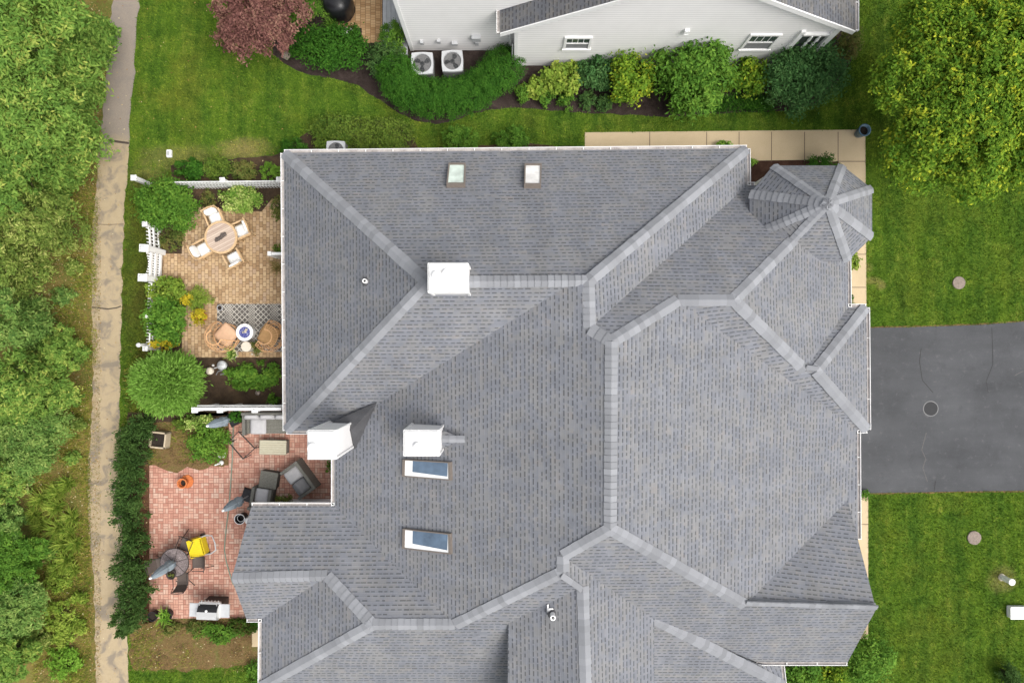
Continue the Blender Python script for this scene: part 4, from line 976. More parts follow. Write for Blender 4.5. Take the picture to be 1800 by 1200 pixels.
for x, y, ln in ((70, 878, .6), (60, 905, .55), (70, 922, .5), (100, 865, .6), (98, 890, .65), (125, 910, .6), (100, 930, .7), (120, 935, .6), (132, 955, .55), (108, 955, .6), (115, 985, .6), (98, 1000, .5), (128, 1000, .45), (118, 850, .55)):
    tuft('grass_clump', x, y, ln * 1.15, .034, 150, 'leaf_lime', 'spiky yellow green grass clump between the wood and the path', group='yellow grass clumps by the path')
for x, y in ((50, 862), (48, 955), (60, 965)):
    tuft('broadleaf_weed', x, y, .4, .10, 14, 'leaf_varieg', 'big leaved pale rosette beside the yellow grass clumps', 'weed', 'pale rosettes by the grass clumps')

# yew row between path and terrace
for i, (x, y, r_) in enumerate(((250, 748, .55), (232, 778, .72), (228, 815, .68), (225, 862, .66), (222, 905, .66), (232, 950, .62), (226, 995, .74), (236, 1040, .68), (226, 1080, .66), (214, 1110, .3))):
    shrub('yew', x, y, .7, r_, r_, 1.35 if r_ > .4 else .9, int(3600 * r_), .11, .04, 'leaf_yew', 'dark green yew in the row between the path and the red terrace', 'yew', 'yews in the row along the path', out=True, clump=.18)

# ================================================================== ENCLOSED GARDEN
def fence(name, a, b2, h, label, cap_posts, cat='fence', pick=.12, n=None):
    A, B = at(*a), at(*b2); e = B - A; L = e.length; rz = math.atan2(e.y, e.x)
    t = thing(name, label, cat, A, rz); m = MB()
    k = n or int(L / pick)
    for i in range(k + 1):
        x = L * i / k; m.box((x, 0, h / 2 - .02), (.045, .02, h - .06)); m.add([(x - .0225, -.01, h - .05), (x + .0225, -.01, h - .05), (x, -.01, h), (x - .0225, .01, h - .05), (x + .0225, .01, h - .05), (x, .01, h)], [(0, 1, 2), (5, 4, 3), (0, 2, 5, 3), (1, 4, 5, 2)])
    m.build('pickets', 'white_vinyl', t)
    for z in (.25, h * .55, h - .2): m = MB(); m.box((L / 2, .035, z), (L, .045, .08)); m.build('rail', 'white_vinyl', t)
    for s_ in cap_posts:
        m = MB(); m.box((L * s_, .03, (h + .1) / 2), (.13, .13, h + .1)); po = m.build('post', 'white_vinyl', t)
        m = MB(); m.box((L * s_, .03, h + .115), (.19, .19, .03)); m.box((L * s_, .03, h + .17), (.15, .15, .08), taper=.25); m.build('post_cap', 'white_vinyl', po)
    return t
fence('picket_fence', (325, 332), (515, 330), 1.15, 'white picket fence along the north edge of the enclosed garden', (.47, .97))
fence('picket_fence', (282, 402), (284, 438), 1.1, 'short white picket fence stretch just north of the garden gate', (0.03,))
fence('picket_fence', (282, 500), (278, 612), .9, 'white picket fence half buried in the shrubs south of the garden gate', (.5, 1.0))
# gate with dipped top
A, B = at(286, 447), at(284, 491); e = B - A; t = thing('garden_gate', 'white garden gate with dipped picket top between two square posts', 'gate', A, math.atan2(e.y, e.x)); L = e.length
for s_ in (-.06, L + .06):
    m = MB(); m.box((s_, 0, .68), (.20, .24, 1.36)); po = m.build('post', 'white_vinyl', t)
    m = MB(); m.box((s_, 0, 1.38), (.28, .34, .04)); m.box((s_, 0, 1.44), (.24, .28, .08), taper=.4); m.build('post_cap', 'white_vinyl', po)
m = MB()
for i in range(9):
    x = .1 + (L - .2) * i / 8; hh = 1.18 - .16 * math.sin(math.pi * i / 8); m.box((x, 0, hh / 2 + .05), (.06, .022, hh - .1))
m.build('pickets', 'white_vinyl', t)
for z in (.2, .55, .9): m = MB(); m.box((L / 2, .035, z), (L - .1, .05, .13)); m.build('rail', 'white_vinyl', t)
# corner post beyond the round bush
p = at(264, 325); t = thing('fence_post', 'lone white fence post at the corner by the round bush', 'post', p); m = MB(); m.box((0, 0, .6), (.15, .15, 1.2)); m.build('shaft', 'white_vinyl', t); m = MB(); m.box((0, 0, 1.22), (.22, .22, .05), taper=.7); m.build('post_cap', 'white_vinyl', t)
p = at(270, 606); t = thing('fence_post', 'white fence post with ball top by the ball shaped bush', 'post', p); m = MB(); m.box((0, 0, .5), (.11, .11, 1.0)); m.build('shaft', 'white_vinyl', t); m = MB(); m.lathe([(0, 1.0), (.07, 1.03), (.09, 1.09), (.07, 1.15), (0, 1.18)], n=12); m.build('ball', 'white_vinyl', t, smooth=True)
# white screen between the two gardens
A, B = at(378, 711), at(520, 711); e = B - A; L = e.length
t = thing('privacy_fence', 'white solid board fence dividing the two back gardens', 'fence', A, math.atan2(e.y, e.x))
m = MB(); m.box((L / 2, 0, .85), (L, .03, 1.6)); m.build('panel', 'white_vinyl', t)
m = MB(); m.box((L / 2, 0, 1.69), (L, .11, .08)); m.box((L / 2, .10, 1.5), (L, .05, .07)); m.build('rail', 'white_vinyl', t)
for s_ in (.03, .32, .72):
    m = MB(); m.box((L * s_, -.02, .95), (.14, .14, 1.9)); po = m.build('post', 'white_vinyl', t); m = MB(); m.box((L * s_, -.02, 1.93), (.22, .20, .05)); m.box((L * s_, -.02, 1.98), (.18, .17, .07), taper=.3); m.build('post_cap', 'white_vinyl', po)
p = at(497, 452); t = thing('lattice_screen', 'short white rail with a knob end sticking out below the west gutter', 'rail', p)
m = MB(); m.box((0.2, 0, 1.05), (.5, .10, .10)); m.build('rail', 'white_vinyl', t); m = MB(); m.box((-.12, 0, .58), (.14, .16, 1.16)); m.build('post', 'white_vinyl', t)

shrub('rhododendron', 290, 357, .8, 1.14, 1.02, 1.6, 11000, .12, .05, 'leaf_mid', 'large glossy green bush in the corner inside the picket fence', clump=.18)
shrub('euonymus', 420, 349, .4, .86, .55, .75, 3000, .10, .055, 'leaf_varieg', 'cream variegated shrub behind the teak table')
shrub('perennial', 410, 362, .4, .24, .2, .6, 420, .09, .03, 'leaf_woodblue', 'dark green tuft in front of the cream variegated shrub', 'perennial')
shrub('perennial', 366, 350, .2, .34, .38, .35, 500, .10, .03, 'leaf_dull', 'withered plant between the glossy bush and the variegated shrub', 'perennial')
shrub('perennial', 300, 422, .2, .58, .42, .4, 1100, .10, .03, 'leaf_dull', 'low dull green plants in the bed beside the gate', 'perennial')
shrub('perennial', 488, 365, .4, .25, .5, .7, 480, .12, .035, 'leaf_dull', 'leggy plant against the wall under the west gutter', 'perennial')
tuft('ornamental_grass', 486, 470, .55, .012, 110, 'straw', 'dry feathery grass at the knob ended white rail', 'grass clump')
shrub('perennial', 488, 440, .3, .2, .3, .5, 240, .10, .03, 'leaf_juniper', 'thin green plant behind the knob ended white rail', 'perennial')
shrub('hydrangea', 290, 508, .6, .72, .5, 1.2, 2200, .13, .07, 'leaf_lime', 'yellow green shrub at the south post of the gate')
shrub('hydrangea', 290, 562, .6, .70, 1.0, 1.25, 5200, .13, .07, 'leaf_mid', 'green shrub between the patio and the buried fence')
t = shrub('flowering_shrub', 284, 604, .5, .5, .28, .9, 700, .10, .05, 'leaf_gold', 'yellow flowered plant just behind the ball shaped bush')
shrub('spirea', 350, 524, .3, .55, .46, .6, 2200, .08, .025, 'leaf_lime', 'soft lime mound on the tan patio')
shrub('perennial', 329, 527, .3, .25, .28, .55, 420, .09, .05, 'leaf_gold', 'golden leaved plant left of the lime mound', 'perennial')
tree('globe_tree', 292, 672, 1.2, 1.42, 2.3, 1, .1, .1, 'leaf_light', 'x', nblob=3, trunk=.06) if False else None
p = at(292, 674, 1.2); t = thing('globe_shrub', 'large light green ball shaped feathery bush', 'shrub', (p.x, p.y, 0))
gb = [(0, 0, 1.1, 1.16, 1.08, 1.05)]
leafmesh('foliage', 'leaf_globe', *leaves(gb, 26000, .16, .04, 91, out=True, clump=.10, per=40, inner=.12, low=-.5), parent=t)
m = MB(); m.tube([(0, 0, 0), (0, 0, .6)], [.09, .07], 8); stm = stems(gb, 6, .03, 9); m.add(stm.v, stm.f); m.build('stems', 'bark', t)
shrub('hosta', 445, 662, .25, 1.08, .55, .45, 2600, .14, .07, 'leaf_mid', 'broad bed of leafy green plants in the dark soil', 'perennial', tshift=.1)
shrub('perennial', 480, 702, .2, .22, .28, .4, 260, .11, .06, 'leaf_mid', 'lone green sprig in the dark soil by the white fence', 'perennial')

# dining set
p = at(388, 417, .74)
t = thing('round_table', 'round weathered teak table in the enclosed garden', 'table', (p.x, p.y, 0), R(27))
m = MB(); m.lathe([(0, .70), (.56, .70), (.56, .738), (0, .738)], n=40); m.build('tabletop', 'teak_slats', t)
m = MB(); m.lathe([(.555, .69), (.635, .69), (.64, .72), (.63, .744), (.555, .744), (.555, .69)], n=40); m.build('rim', 'teak', t)
for k in range(4):
    a = k * math.pi / 2 + .78; m = MB(); m.box((.40 * math.cos(a), .40 * math.sin(a), .345), (.08, .08, .69), a); m.build('leg', 'teak', t)
m = MB(); m.box((0, 0, .25), (.8, .06, .06), .78); m.box((0, 0, .25), (.8, .06, .058), -.78); m.build('stretcher', 'teak', t)
m = MB(); rr = random.Random(8); cps = []
for i in range(9): m.lathe([(0, 0), (.055, .01), (.07, .04), (.04, .07), (0, .075)], (-.21 + i * .05, rr.uniform(-.03, .03) + (.03 if i > 4 else -.01), 0), 8, wob=.25)
m.box((0, 0, .012), (.46, .12, .02), .06)
o = m.build('driftwood_tray', 'brown_mesh'); o.location = (p.x + .02, p.y, .746); o.rotation_euler = (0, 0, R(30)); tag(o, 'dark twisted driftwood piece in the middle of the teak table', 'centrepiece')
def dchair():
    t = thing('dining_chair', 'x', 'chair', (0, 0, 0), 0, 'chairs around the teak table')       # faces +Y
    for sx in (-1, 1):
        m = MB(); m.box((sx * .29, .24, .32), (.05, .05, .64)); m.build('leg', 'teak', t); m = MB(); m.tube([(sx * .28, -.26, 0), (sx * .28, -.26, .44), (sx * .27, -.36, .92)], .028, 6); m.build('leg', 'teak', t)
        m = MB(); m.box((sx * .30, -.02, .65), (.065, .62, .035)); m.build('armrest', 'teak', t, bevel=.01)
    m = MB(); m.box((0, -.01, .36), (.56, .52, .05)); m.build('seat_frame', 'teak', t)
    m = MB(); m.tube([(-.28, -.36, .92), (0, -.39, .94), (.28, -.36, .92)], .03, 6)
    for k in range(7): x = -.21 + k * .07; m.tube([(x, -.27, .42), (x, -.37, .92)], .012, 4)
    m.build('back_frame', 'teak', t)
    m = MB(); m.pad((0, .0, .44), (.47, .50, .10)); m.build('seat_cushion', 'cushion_white', t, smooth=True)
    m = MB(); m.pad((0, -.265, .72), (.47, .12, .42), tilt=('X', .2)); m.build('back_cushion', 'cushion_white', t, smooth=True)
    return t
dc = dchair(); tc = Vector((p.x, p.y, 0)); chs = ((-13.5, -33, 'teak chair with white cushions nearest the variegated shrub'), (31, -14, 'teak chair with white cushions on the house side of the table'), (-34, 18.5, 'teak chair with white cushions on the gate side of the table'), (18.5, 35, 'teak chair with white cushions facing the open paving'))
for i, (dx, dy, lb) in enumerate(chs):
    v_ = Vector((dx, -dy, 0)) * (26.5 / 1200); rz = math.atan2(-v_.y, -v_.x) - math.pi / 2; loc = tc + v_ * 1.02
    if i == 0: dc.location = loc; dc.rotation_euler = (0, 0, rz); dc['label'] = lb
    else: dup(dc, loc, rz, lb)

# rug, egg chairs, fire table
A = at(382, 534); B = at(515, 618)
m = MB(); m.box((0, 0, .008), (B.x - A.x, A.y - B.y, .012)); o = m.build('rug', 'rug_weave'); o.location = ((A.x + B.x) / 2, (A.y + B.y) / 2, .012); tag(o, 'dark grey outdoor rug with pale diamond lattice under the rattan chairs', 'rug')
def egg_chair(seatm, label, loc, rz):
    """open rattan shell on a hoop base; opens toward +Y"""
    t = thing('egg_chair', label, 'chair', loc, rz, 'rattan chairs on the rug')
    def pt(u, v_):      # u around from -1..1 (0 = back), v 0 bottom .. 1 top
        th = u * 2.05; zz = .28 + v_ * 1.02
        rad = .62 * math.sin(math.pi * min(1, .30 + v_ * .58)) ** .8
        return Vector((rad * math.sin(th), -rad * math.cos(th) * .95 - .10 * v_, zz))
    m = MB()
    for j in range(6): m.tube([pt(-1 + 2 * i / 20, j / 5) for i in range(21)], .012, 5)
    for i in range(19): u_ = -1 + 2 * i / 18; m.tube([pt(u_, j / 8) for j in range(9)], .008 if i not in (0, 18) else .02, 4)
    m.build('shell', 'rattan', t)
    m = MB(); m.tube([pt(-1 + 2 * i / 24, 1) for i in range(25)], .022, 6); m.tube([pt(-1, v_ / 8) for v_ in range(9)], .022, 6); m.tube([pt(1, v_ / 8) for v_ in range(9)], .022, 6); m.build('frame', 'rattan', t)
    m = MB(); m.tube([(.45 * math.cos(k * .314), .45 * math.sin(k * .314) , .02) for k in range(20)], .02, 5, closed=True)
    for k in range(6): a = k * 1.047; m.tube([(.45 * math.cos(a), .45 * math.sin(a), .02), (.40 * math.cos(a + .2), .40 * math.sin(a + .2), .30)], .014, 5)
    m.tube([(.47 * math.cos(k * .314), .47 * math.sin(k * .314), .30) for k in range(20)], .018, 5, closed=True); m.build('base', 'rattan', t)
    m = MB(); m.pad((0, .06, .40), (.74, .72, .13), puff=.03); m.build('seat_cushion', seatm, t, smooth=True)
    return t
q = at(394, 590, .5); egg_chair('cushion_peach', 'open rattan egg chair with peach seat pad at the edge of the rug', (q.x, q.y, 0), R(-42))
q = at(474, 590, .5); egg_chair('cushion_tan', 'open rattan egg chair with tan seat pad partly under the gutter', (q.x, q.y, 0), R(62))
q = at(430, 584, .55); t = thing('fire_table', 'round white fire table with blue glass centre between rattan chairs', 'fire table', (q.x, q.y, 0))
m = MB(); m.lathe([(.24, 0), (.25, .45), (.33, .50), (.335, .56), (.22, .56), (.22, .50)], n=32); m.build('body', 'white_paint', t)
m = MB(); m.lathe([(.22, .535), (0, .545)], n=24); m.build('glass_bed', 'fire_glass', t)
m = MB(); rr = random.Random(2)
for k in range(8): m.lathe([(.0, 0), (.035, .02), (.025, .06), (0, .10)], (rr.uniform(-.07, .1), rr.uniform(-.02, .12), .54), 7)
m.build('ornament', 'drum_beige', t, smooth=True)
q = at(433, 609, .45); o = MB().lathe([(.17, 0), (.15, .08), (.15, .38), (.195, .42), (.20, .45), (.17, .46), (0, .46)], n=24).build('drum_table', 'drum_beige'); o.location = (q.x, q.y, .02); tag(o, 'small round beige drum table beside the white fire table', 'side table')
def pot(px, py, r, h, mat, soil, label, rimm=None):
    q = at(px, py, h); t = thing('plant_pot', label, 'pot', (q.x, q.y, 0.012))
    m = MB(); m.lathe([(r * .72, 0), (r * .95, h * .85), (r, h * .87), (r, h), (r * .86, h), (r * .8, h * .8)], n=20); m.build('pot', mat, t, smooth=False)
    m = MB(); m.lathe([(r * .83, h * .84), (0, h * .86)], n=16); m.build('soil', soil, t); return t
pot(386, 541, .11, .2, 'grey_metal', 'dark_soil', 'small grey pot with dark mouth on the corner of the rug')
t = pot(353, 556, .2, .3, 'terracotta', 'dark_soil', 'pot of golden flowers below the lime mound'); leafmesh('flowers', 'leaf_gold', *leaves([(0, 0, .40, .28, .28, .20)], 700, .07, .05, 12), parent=t)
t = pot(408, 622, .2, .3, 'drum_beige', 'dark_soil', 'cream pot with yellow striped leaves beside the left rattan chair'); leafmesh('foliage', 'leaf_varieg', *blades(60, .42, .04, 14, lean=(.5, 1.4)), parent=t).location = (0, 0, .25)
t = pot(453, 612, .2, .28, 'drum_beige', 'dark_soil', 'round pot with bushy green plant by the beige drum table'); leafmesh('foliage', 'leaf_dull', *leaves([(0, 0, .38, .25, .22, .18)], 400, .09, .035, 18), parent=t)
for k, (x, y) in enumerate(((444, 622), (450, 624), (455, 622))):
    o = MB().lathe([(0, 0), (.045, .015), (.05, .04), (.03, .065), (0, .07)], n=9, wob=.1).build('pebble', 'drum_beige', smooth=True); o.location = at(x, y) + Vector((0, 0, .012)); tag(o, 'small pale pebble in the short line on the pavers south of the drum table', 'pebble', 'pebbles on the pavers')
# ornaments in the dark soil
q = at(389, 642, .35); t = thing('watering_can', 'round pale metal watering can on the dark soil near the leafy bed', 'watering can', (q.x, q.y, 0)); m = MB(); m.lathe([(.15, 0), (.18, .25), (.19, .32), (.10, .36), (0, .37)], n=20); m.build('body', 'grey_metal', t, smooth=True); m = MB(); m.tube([(-.1, .0, .36), (0, .03, .48), (.12, .0, .36)], .015, 6); m.build('handle', 'steel', t); m = MB(); m.tube([(-.15, -.05, .15), (-.3, -.12, .34)], [.03, .018], 6); m.build('spout', 'grey_metal', t)
q = at(367, 652, .3); o = MB().lathe([(.07, 0), (.13, .1), (.15, .22), (.10, .28), (0, .3)], n=18).build('urn', 'drum_beige', smooth=True); o.location = (q.x, q.y, .01); tag(o, 'cream round urn on the soil beside the ball shaped bush', 'urn')
q = at(374, 642, .1); o = MB().lathe([(0, 0), (.05, .03), (.05, .08), (0, .11)], n=10).build('ornament', 'white_paint', smooth=True); o.location = (q.x, q.y, .008); tag(o, 'tiny white ball between the urn and the watering can', 'ornament')
q = at(388, 656); m = MB(); m.tube([(-.16, -.05, .05), (-.05, .09, .12), (.12, .09, .1), (.2, -.02, .05)], .022, 6); m.box((.05, .1, .06), (.24, .05, .1), .1); m.box((.1, -.02, .04), (.2, .05, .06), .3); o = m.build('hose_holder', 'ring_grey'); o.location = q; tag(o, 'grey bent metal piece below the watering can', 'ornament')
q = at(454, 690); o = MB().lathe([(0, 0), (.09, .02), (.11, .06), (.06, .10), (0, .11)], n=10, wob=.1).build('stone', 'stone', smooth=True); o.location = q; tag(o, 'round brown stone half sunk in the dark soil', 'stone')

# ================================================================== RED TERRACE
def umbrella(px, py, label, ground_z=.012, base=True, h=2.45):
    q = at(px, py); t = thing('patio_umbrella', label, 'umbrella', (q.x, q.y, ground_z), random.uniform(0, 6), 'closed patio umbrellas')
    m = MB(); m.tube([(0, 0, .05), (0, 0, h)], .022, 8); m.build('pole', 'grey_metal', t)
    m = MB(); n = 24; prof = [(.12, .86), (.165, .90), (.165, 1.20), (.125, 1.33), (.15, 1.45), (.13, 1.8), (.09, 2.15), (.045, h - .03)]
    vs, fs = [], []
    for r_, z in prof:
        for k in range(n): th = 2 * math.pi * k / n; rr_ = r_ * (1 + .20 * math.cos(th * 8) + .08 * math.sin(th * 3 + z * 3)); vs.append((rr_ * math.cos(th), rr_ * math.sin(th), z))
    for i in range(len(prof) - 1):
        for k in range(n): fs.append((i * n + k, i * n + (k + 1) % n, (i + 1) * n + (k + 1) % n, (i + 1) * n + k))
    fs += [tuple(range(n))[::-1]]; m.add(vs, fs); c_ = m.build('canopy', 'umbrella_cloth', t, smooth=True)
    m = MB(); m.lathe([(.135, 1.30), (.14, 1.33), (.135, 1.36)], n=18); m.build('strap', 'umbrella_cloth', c_)
    m = MB(); m.lathe([(.05, h - .05), (.05, h), (.02, h + .06), (0, h + .07)], n=12); m.build('finial', 'white_paint', t, smooth=True)
    if base: m = MB(); m.box((0, 0, .05), (.55, .55, .10), 0, taper=.85); m.build('base', 'black_plastic', t, bevel=.015)
    return t
umbrella(413, 735, 'closed grey blue umbrella by the white board fence')
umbrella(438, 870, 'closed grey blue umbrella beside the wicker armchair')
umbrella(322, 978, 'closed grey blue umbrella standing through the round mesh table', base=False)
G = .012
# sofa, facing south
q = at(430, 744, .4); t = thing('wicker_sofa', 'long grey wicker sofa against the white board fence, partly under the eave', 'sofa', (q.x, q.y, G))
SW = 1.95
m = MB(); m.box((SW / 2, .0, .2), (SW, .78, .38)); m.build('base', 'wicker_grey', t, bevel=.01)
m = MB(); m.box((SW / 2 + .05, -.02, .40), (SW - .1, .70, .03)); m.build('seat', 'wicker_rows', t)
m = MB(); m.box((.05, -.02, .32), (.12, .82, .62)); m.build('armrest', 'wicker_grey', t, bevel=.01)
m = MB(); m.box((SW / 2, .40, .38), (SW, .10, .76)); m.build('backrest', 'wicker_grey', t, bevel=.01)
for k in range(3): m = MB(); m.pad((.38 + k * .60, .27, .62), (.57, .16, .42), tilt=('X', -.25), puff=.04); m.build('back_cushion', 'cushion_grey', t, smooth=True)
m = MB(); m.pad((.57, -.10, .48), (.62, .60, .13)); m.build('seat_cushion', 'cushion_grey', t, smooth=True)
# coffee table
q = at(480, 786, .42); t = thing('coffee_table', 'low table with pale slatted top and dark wicker sides', 'table', (q.x, q.y, G), R(-1))
m = MB(); m.box((0, 0, .20), (1.0, .50, .40)); m.build('base', 'wicker_grey', t); m = MB(); m.box((0, 0, .42), (1.04, .56, .035)); m.build('tabletop', 'wood_slats', t)
# armchair + footstools
def armchair(px, py, rz, label, two=False):
    q = at(px, py, .4); t = thing('wicker_armchair' if not two else 'wicker_loveseat', label, 'armchair' if not two else 'loveseat', (q.x, q.y, G), rz); wdt = .78 if not two else 1.3
    m = MB(); m.box((0, 0, .19), (wdt, .74, .36)); m.build('base', 'wicker_grey', t, bevel=.01)
    for s_ in (-1, 1): m = MB(); m.box((s_ * (wdt / 2 - .06), .02, .32), (.12, .80, .60)); m.build('armrest', 'wicker_grey', t, bevel=.012)
    m = MB(); m.box((0, -.38, .40), (wdt, .12, .76)); m.build('backrest', 'wicker_grey', t, bevel=.012)
    if not two:
        m = MB(); m.pad((0, .05, .44), (.54, .66, .13)); m.build('seat_cushion', 'cushion_grey', t, smooth=True); m = MB(); m.pad((0, -.24, .66), (.52, .15, .42), tilt=('X', .25), puff=.03); m.build('back_cushion', 'cushion_dark', t, smooth=True)
    else:
        m = MB(); m.pad((.28, .06, .44), (.54, .66, .13)); m.build('seat_cushion', 'cushion_grey', t, smooth=True); m = MB(); m.pad((-.28, .06, .42), (.52, .66, .12)); m.build('seat_cushion', 'cushion_dark', t, smooth=True)
        m = MB(); m.pad((-.26, -.02, .60), (.52, .46, .13), tilt=('X', .55), puff=.03); m.build('back_cushion', 'cushion_dark', t, smooth=True)
    return t
armchair(461, 875, R(-9), 'grey wicker armchair under the edge of the lower roof, behind its footstool')
q = at(472, 843, .4); t = thing('wicker_footstool', 'grey wicker footstool in front of the armchair', 'footstool', (q.x, q.y, G), R(-9)); m = MB(); m.box((0, 0, .19), (.66, .62, .38)); m.build('base', 'wicker_dark', t, bevel=.01); m = MB(); m.box((0, 0, .40), (.68, .64, .03)); m.build('seat', 'wicker_rows', t)
armchair(527, 842, R(126), 'grey wicker loveseat set at an angle in the terrace corner', two=True)
# folded metal frame
q = at(426, 783, .3); fr_ = [at(x, y, .35) - at(426, 783, .3) for x, y in ((419.6, 758), (448, 787.6), (427.5, 806), (402, 776.5))]
t = thing('metal_frame', 'bare dark tubular table frame between the footpath bed and the coffee table', 'frame', (q.x, q.y, G)); m = MB(); m.tube([Vector((v_.x, v_.y, .35)) for v_ in fr_], .03, 6, closed=True); m.build('hoop', 'dark_metal', t)
for v_ in fr_: m = MB(); m.tube([Vector((v_.x, v_.y, .35)), Vector((v_.x * .86, v_.y * .86, 0))], .02, 6); m.build('leg', 'dark_metal', t)
m = MB(); m.tube([Vector((fr_[3].x, fr_[3].y, .35)), Vector((fr_[3].x + .3, fr_[3].y + .1, .3))], .018, 5); m.tube([Vector((fr_[1].x, fr_[1].y, .35)), Vector((fr_[1].x + .2, fr_[1].y + .08, .3))], .018, 5); m.tube([Vector((fr_[2].x, fr_[2].y, .35)), Vector((fr_[2].x + .3, fr_[2].y + .16, .3))], .018, 5); m.build('brace', 'dark_metal', t)
# hose
hp = [(411, 740), (410, 770), (409, 805), (406, 850), (404, 880), (401, 905), (398, 930), (396, 950), (395, 965), (398, 985), (403, 1003), (410, 1025), (425, 1040)]
m = MB(); m.tube([at(x, y) + Vector((0, 0, .03)) for x, y in hp], .026, 6); tag(m.build('garden_hose', 'hose', smooth=True), 'grey green garden hose running down the red terrace', 'hose')
# orange pot
q = at(321, 849, .3); t = thing('clay_pot', 'orange clay pot standing in its broken saucer on the red terrace', 'pot', (q.x, q.y, G)); m = MB(); m.lathe([(.11, 0), (.17, .28), (.20, .29), (.20, .35), (.15, .35), (.13, .2)], n=20); m.build('pot', 'terracotta', t); m = MB(); m.lathe([(.12, .2), (0, .21)], n=14); m.build('soil', 'dark_soil', t); m = MB(); m.lathe([(.20, 0), (.26, .03), (.27, .06), (.23, .05)], (.06, .02, 0), 9); m.build('saucer', 'terracotta', t)
# square planter
q = at(278, 773, .35); t = thing('square_planter', 'square tan planter box with dry soil between yews and shrub', 'planter', (q.x, q.y, .01), R(-6))
for k in range(4): a = k * math.pi / 2; m = MB(); m.box((.29 * math.cos(a), .29 * math.sin(a), .2), (.06, .64, .40), a); m.build('side', 'tan_concrete', t)
m = MB(); m.box((0, 0, .16), (.54, .54, .3)); m.build('soil', 'dark_soil', t)
# planting of the terrace beds
shrub('shrub', 366, 778, .5, .72, .80, .95, 2800, .12, .05, 'leaf_mid', 'green shrub in the terrace bed beside the hose', tshift=.12)
shrub('euonymus', 352, 742, .4, .62, .34, .7, 1300, .10, .05, 'leaf_varieg', 'pale variegated shrub under the umbrella by the white board fence')
shrub('perennial', 380, 757, .3, .3, .25, .5, 420, .09, .04, 'leaf_dull', 'reddish green plant beneath the umbrella by the white board fence', 'perennial')
shrub('perennial', 318, 745, .3, .4, .28, .5, 600, .09, .04, 'leaf_juniper', 'thin green plant south of the ball shaped bush', 'perennial')
shrub('shrub', 500, 882, .4, .40, .30, .7, 700, .10, .04, 'leaf_dull', 'olive shrub against the wall between armchair and loveseat')
shrub('perennial', 582, 818, .3, .22, .30, .5, 300, .09, .04, 'leaf_mid', 'green plant in the corner below the chimney', 'perennial')
shrub('perennial', 415, 732, .3, .3, .22, .6, 420, .10, .05, 'leaf_deep', 'dark plant between the umbrella and the sofa arm', 'perennial')
m = MB(); m.lathe([(.16, 0), (.17, .03), (.15, .05), (0, .055)], n=18); o = m.build('disc_ornament', 'white_paint'); o.location = at(390, 797) + Vector((0, 0, .012)); tag(o, 'flat round cream disc at the edge of the terrace bed', 'ornament')
t = thing('goose_ornament', 'white goose shaped garden ornament beside the hose', 'ornament', at(391, 812) + Vector((0, 0, .012)), R(200))
m = MB(); m.lathe([(0, 0), (.07, .02), (.10, .09), (.07, .16), (0, .18)], n=12); m.build('body', 'white_paint', t, smooth=True); m = MB(); m.tube([(.03, 0, .14), (.11, 0, .24), (.13, 0, .33), (.18, 0, .34)], [.045, .03, .03, .012], 8); m.build('neck', 'white_paint', t, smooth=True)
# round mesh table with four chairs
q = at(307, 988, .7); t = thing('mesh_table', 'round brown metal mesh table with an umbrella through it', 'table', (q.x, q.y, G))
m = MB(); m.lathe([(.05, .695), (.535, .70), (.535, .715), (.05, .712)], n=36); m.build('tabletop', 'mesh_top', t); m = MB(); m.tube([(.545 * math.cos(k * .1745), .545 * math.sin(k * .1745), .705) for k in range(36)], .018, 6, closed=True)
for k in range(3): a = k * 1.047 + .3; m.tube([(.54 * math.cos(a), .54 * math.sin(a), .718), (-.54 * math.cos(a), -.54 * math.sin(a), .718)], .008, 4)
m.build('rim', 'dark_metal', t)
for k in range(4): a = k * 1.571 + .5; m = MB(); m.tube([(.40 * math.cos(a), .40 * math.sin(a), .69), (.30 * math.cos(a), .30 * math.sin(a), .3), (.45 * math.cos(a), .45 * math.sin(a), 0)], .02, 6); m.build('leg', 'dark_metal', t)
tcm = Vector((q.x, q.y, G))
def mchair():
    t = thing('mesh_chair', 'x', 'chair', (0, 0, 0), 0, 'chairs around the mesh table')
    m = MB(); vs, fs = [], []
    for j, (y, z) in enumerate(((.25, .43), (.1, .40), (-.1, .39), (-.22, .44), (-.30, .62), (-.37, .86))):
        for i in range(5): x = -.22 + .11 * i; vs.append((x, y, z - .02 * (1 - (x / .22) ** 2)))
    for j in range(5):
        for i in range(4): fs.append((j * 5 + i, j * 5 + i + 1, (j + 1) * 5 + i + 1, (j + 1) * 5 + i))
    m.add(vs + [(x, y, z - .012) for x, y, z in vs], fs + [tuple(k + 30 for k in f)[::-1] for f in fs]); m.build('seat', 'brown_mesh', t)
    for s_ in (-1, 1):
        m = MB(); m.tube([(s_ * .24, .28, 0), (s_ * .25, .24, .60), (s_ * .27, .15, .64), (s_ * .27, -.25, .62), (s_ * .24, -.38, .88)], .014, 6); m.build('armrest', 'dark_metal', t)
        m = MB(); m.tube([(s_ * .25, -.05, .42), (s_ * .27, -.40, 0)], .014, 6); m.build('leg', 'dark_metal', t)
    m = MB(); m.tube([(-.24, -.38, .88), (0, -.40, .90), (.24, -.38, .88)], .014, 6); m.tube([(-.23, .25, .43), (.23, .25, .43)], .014, 6); m.build('top_rail', 'dark_metal', t)
    return t
mc = mchair()
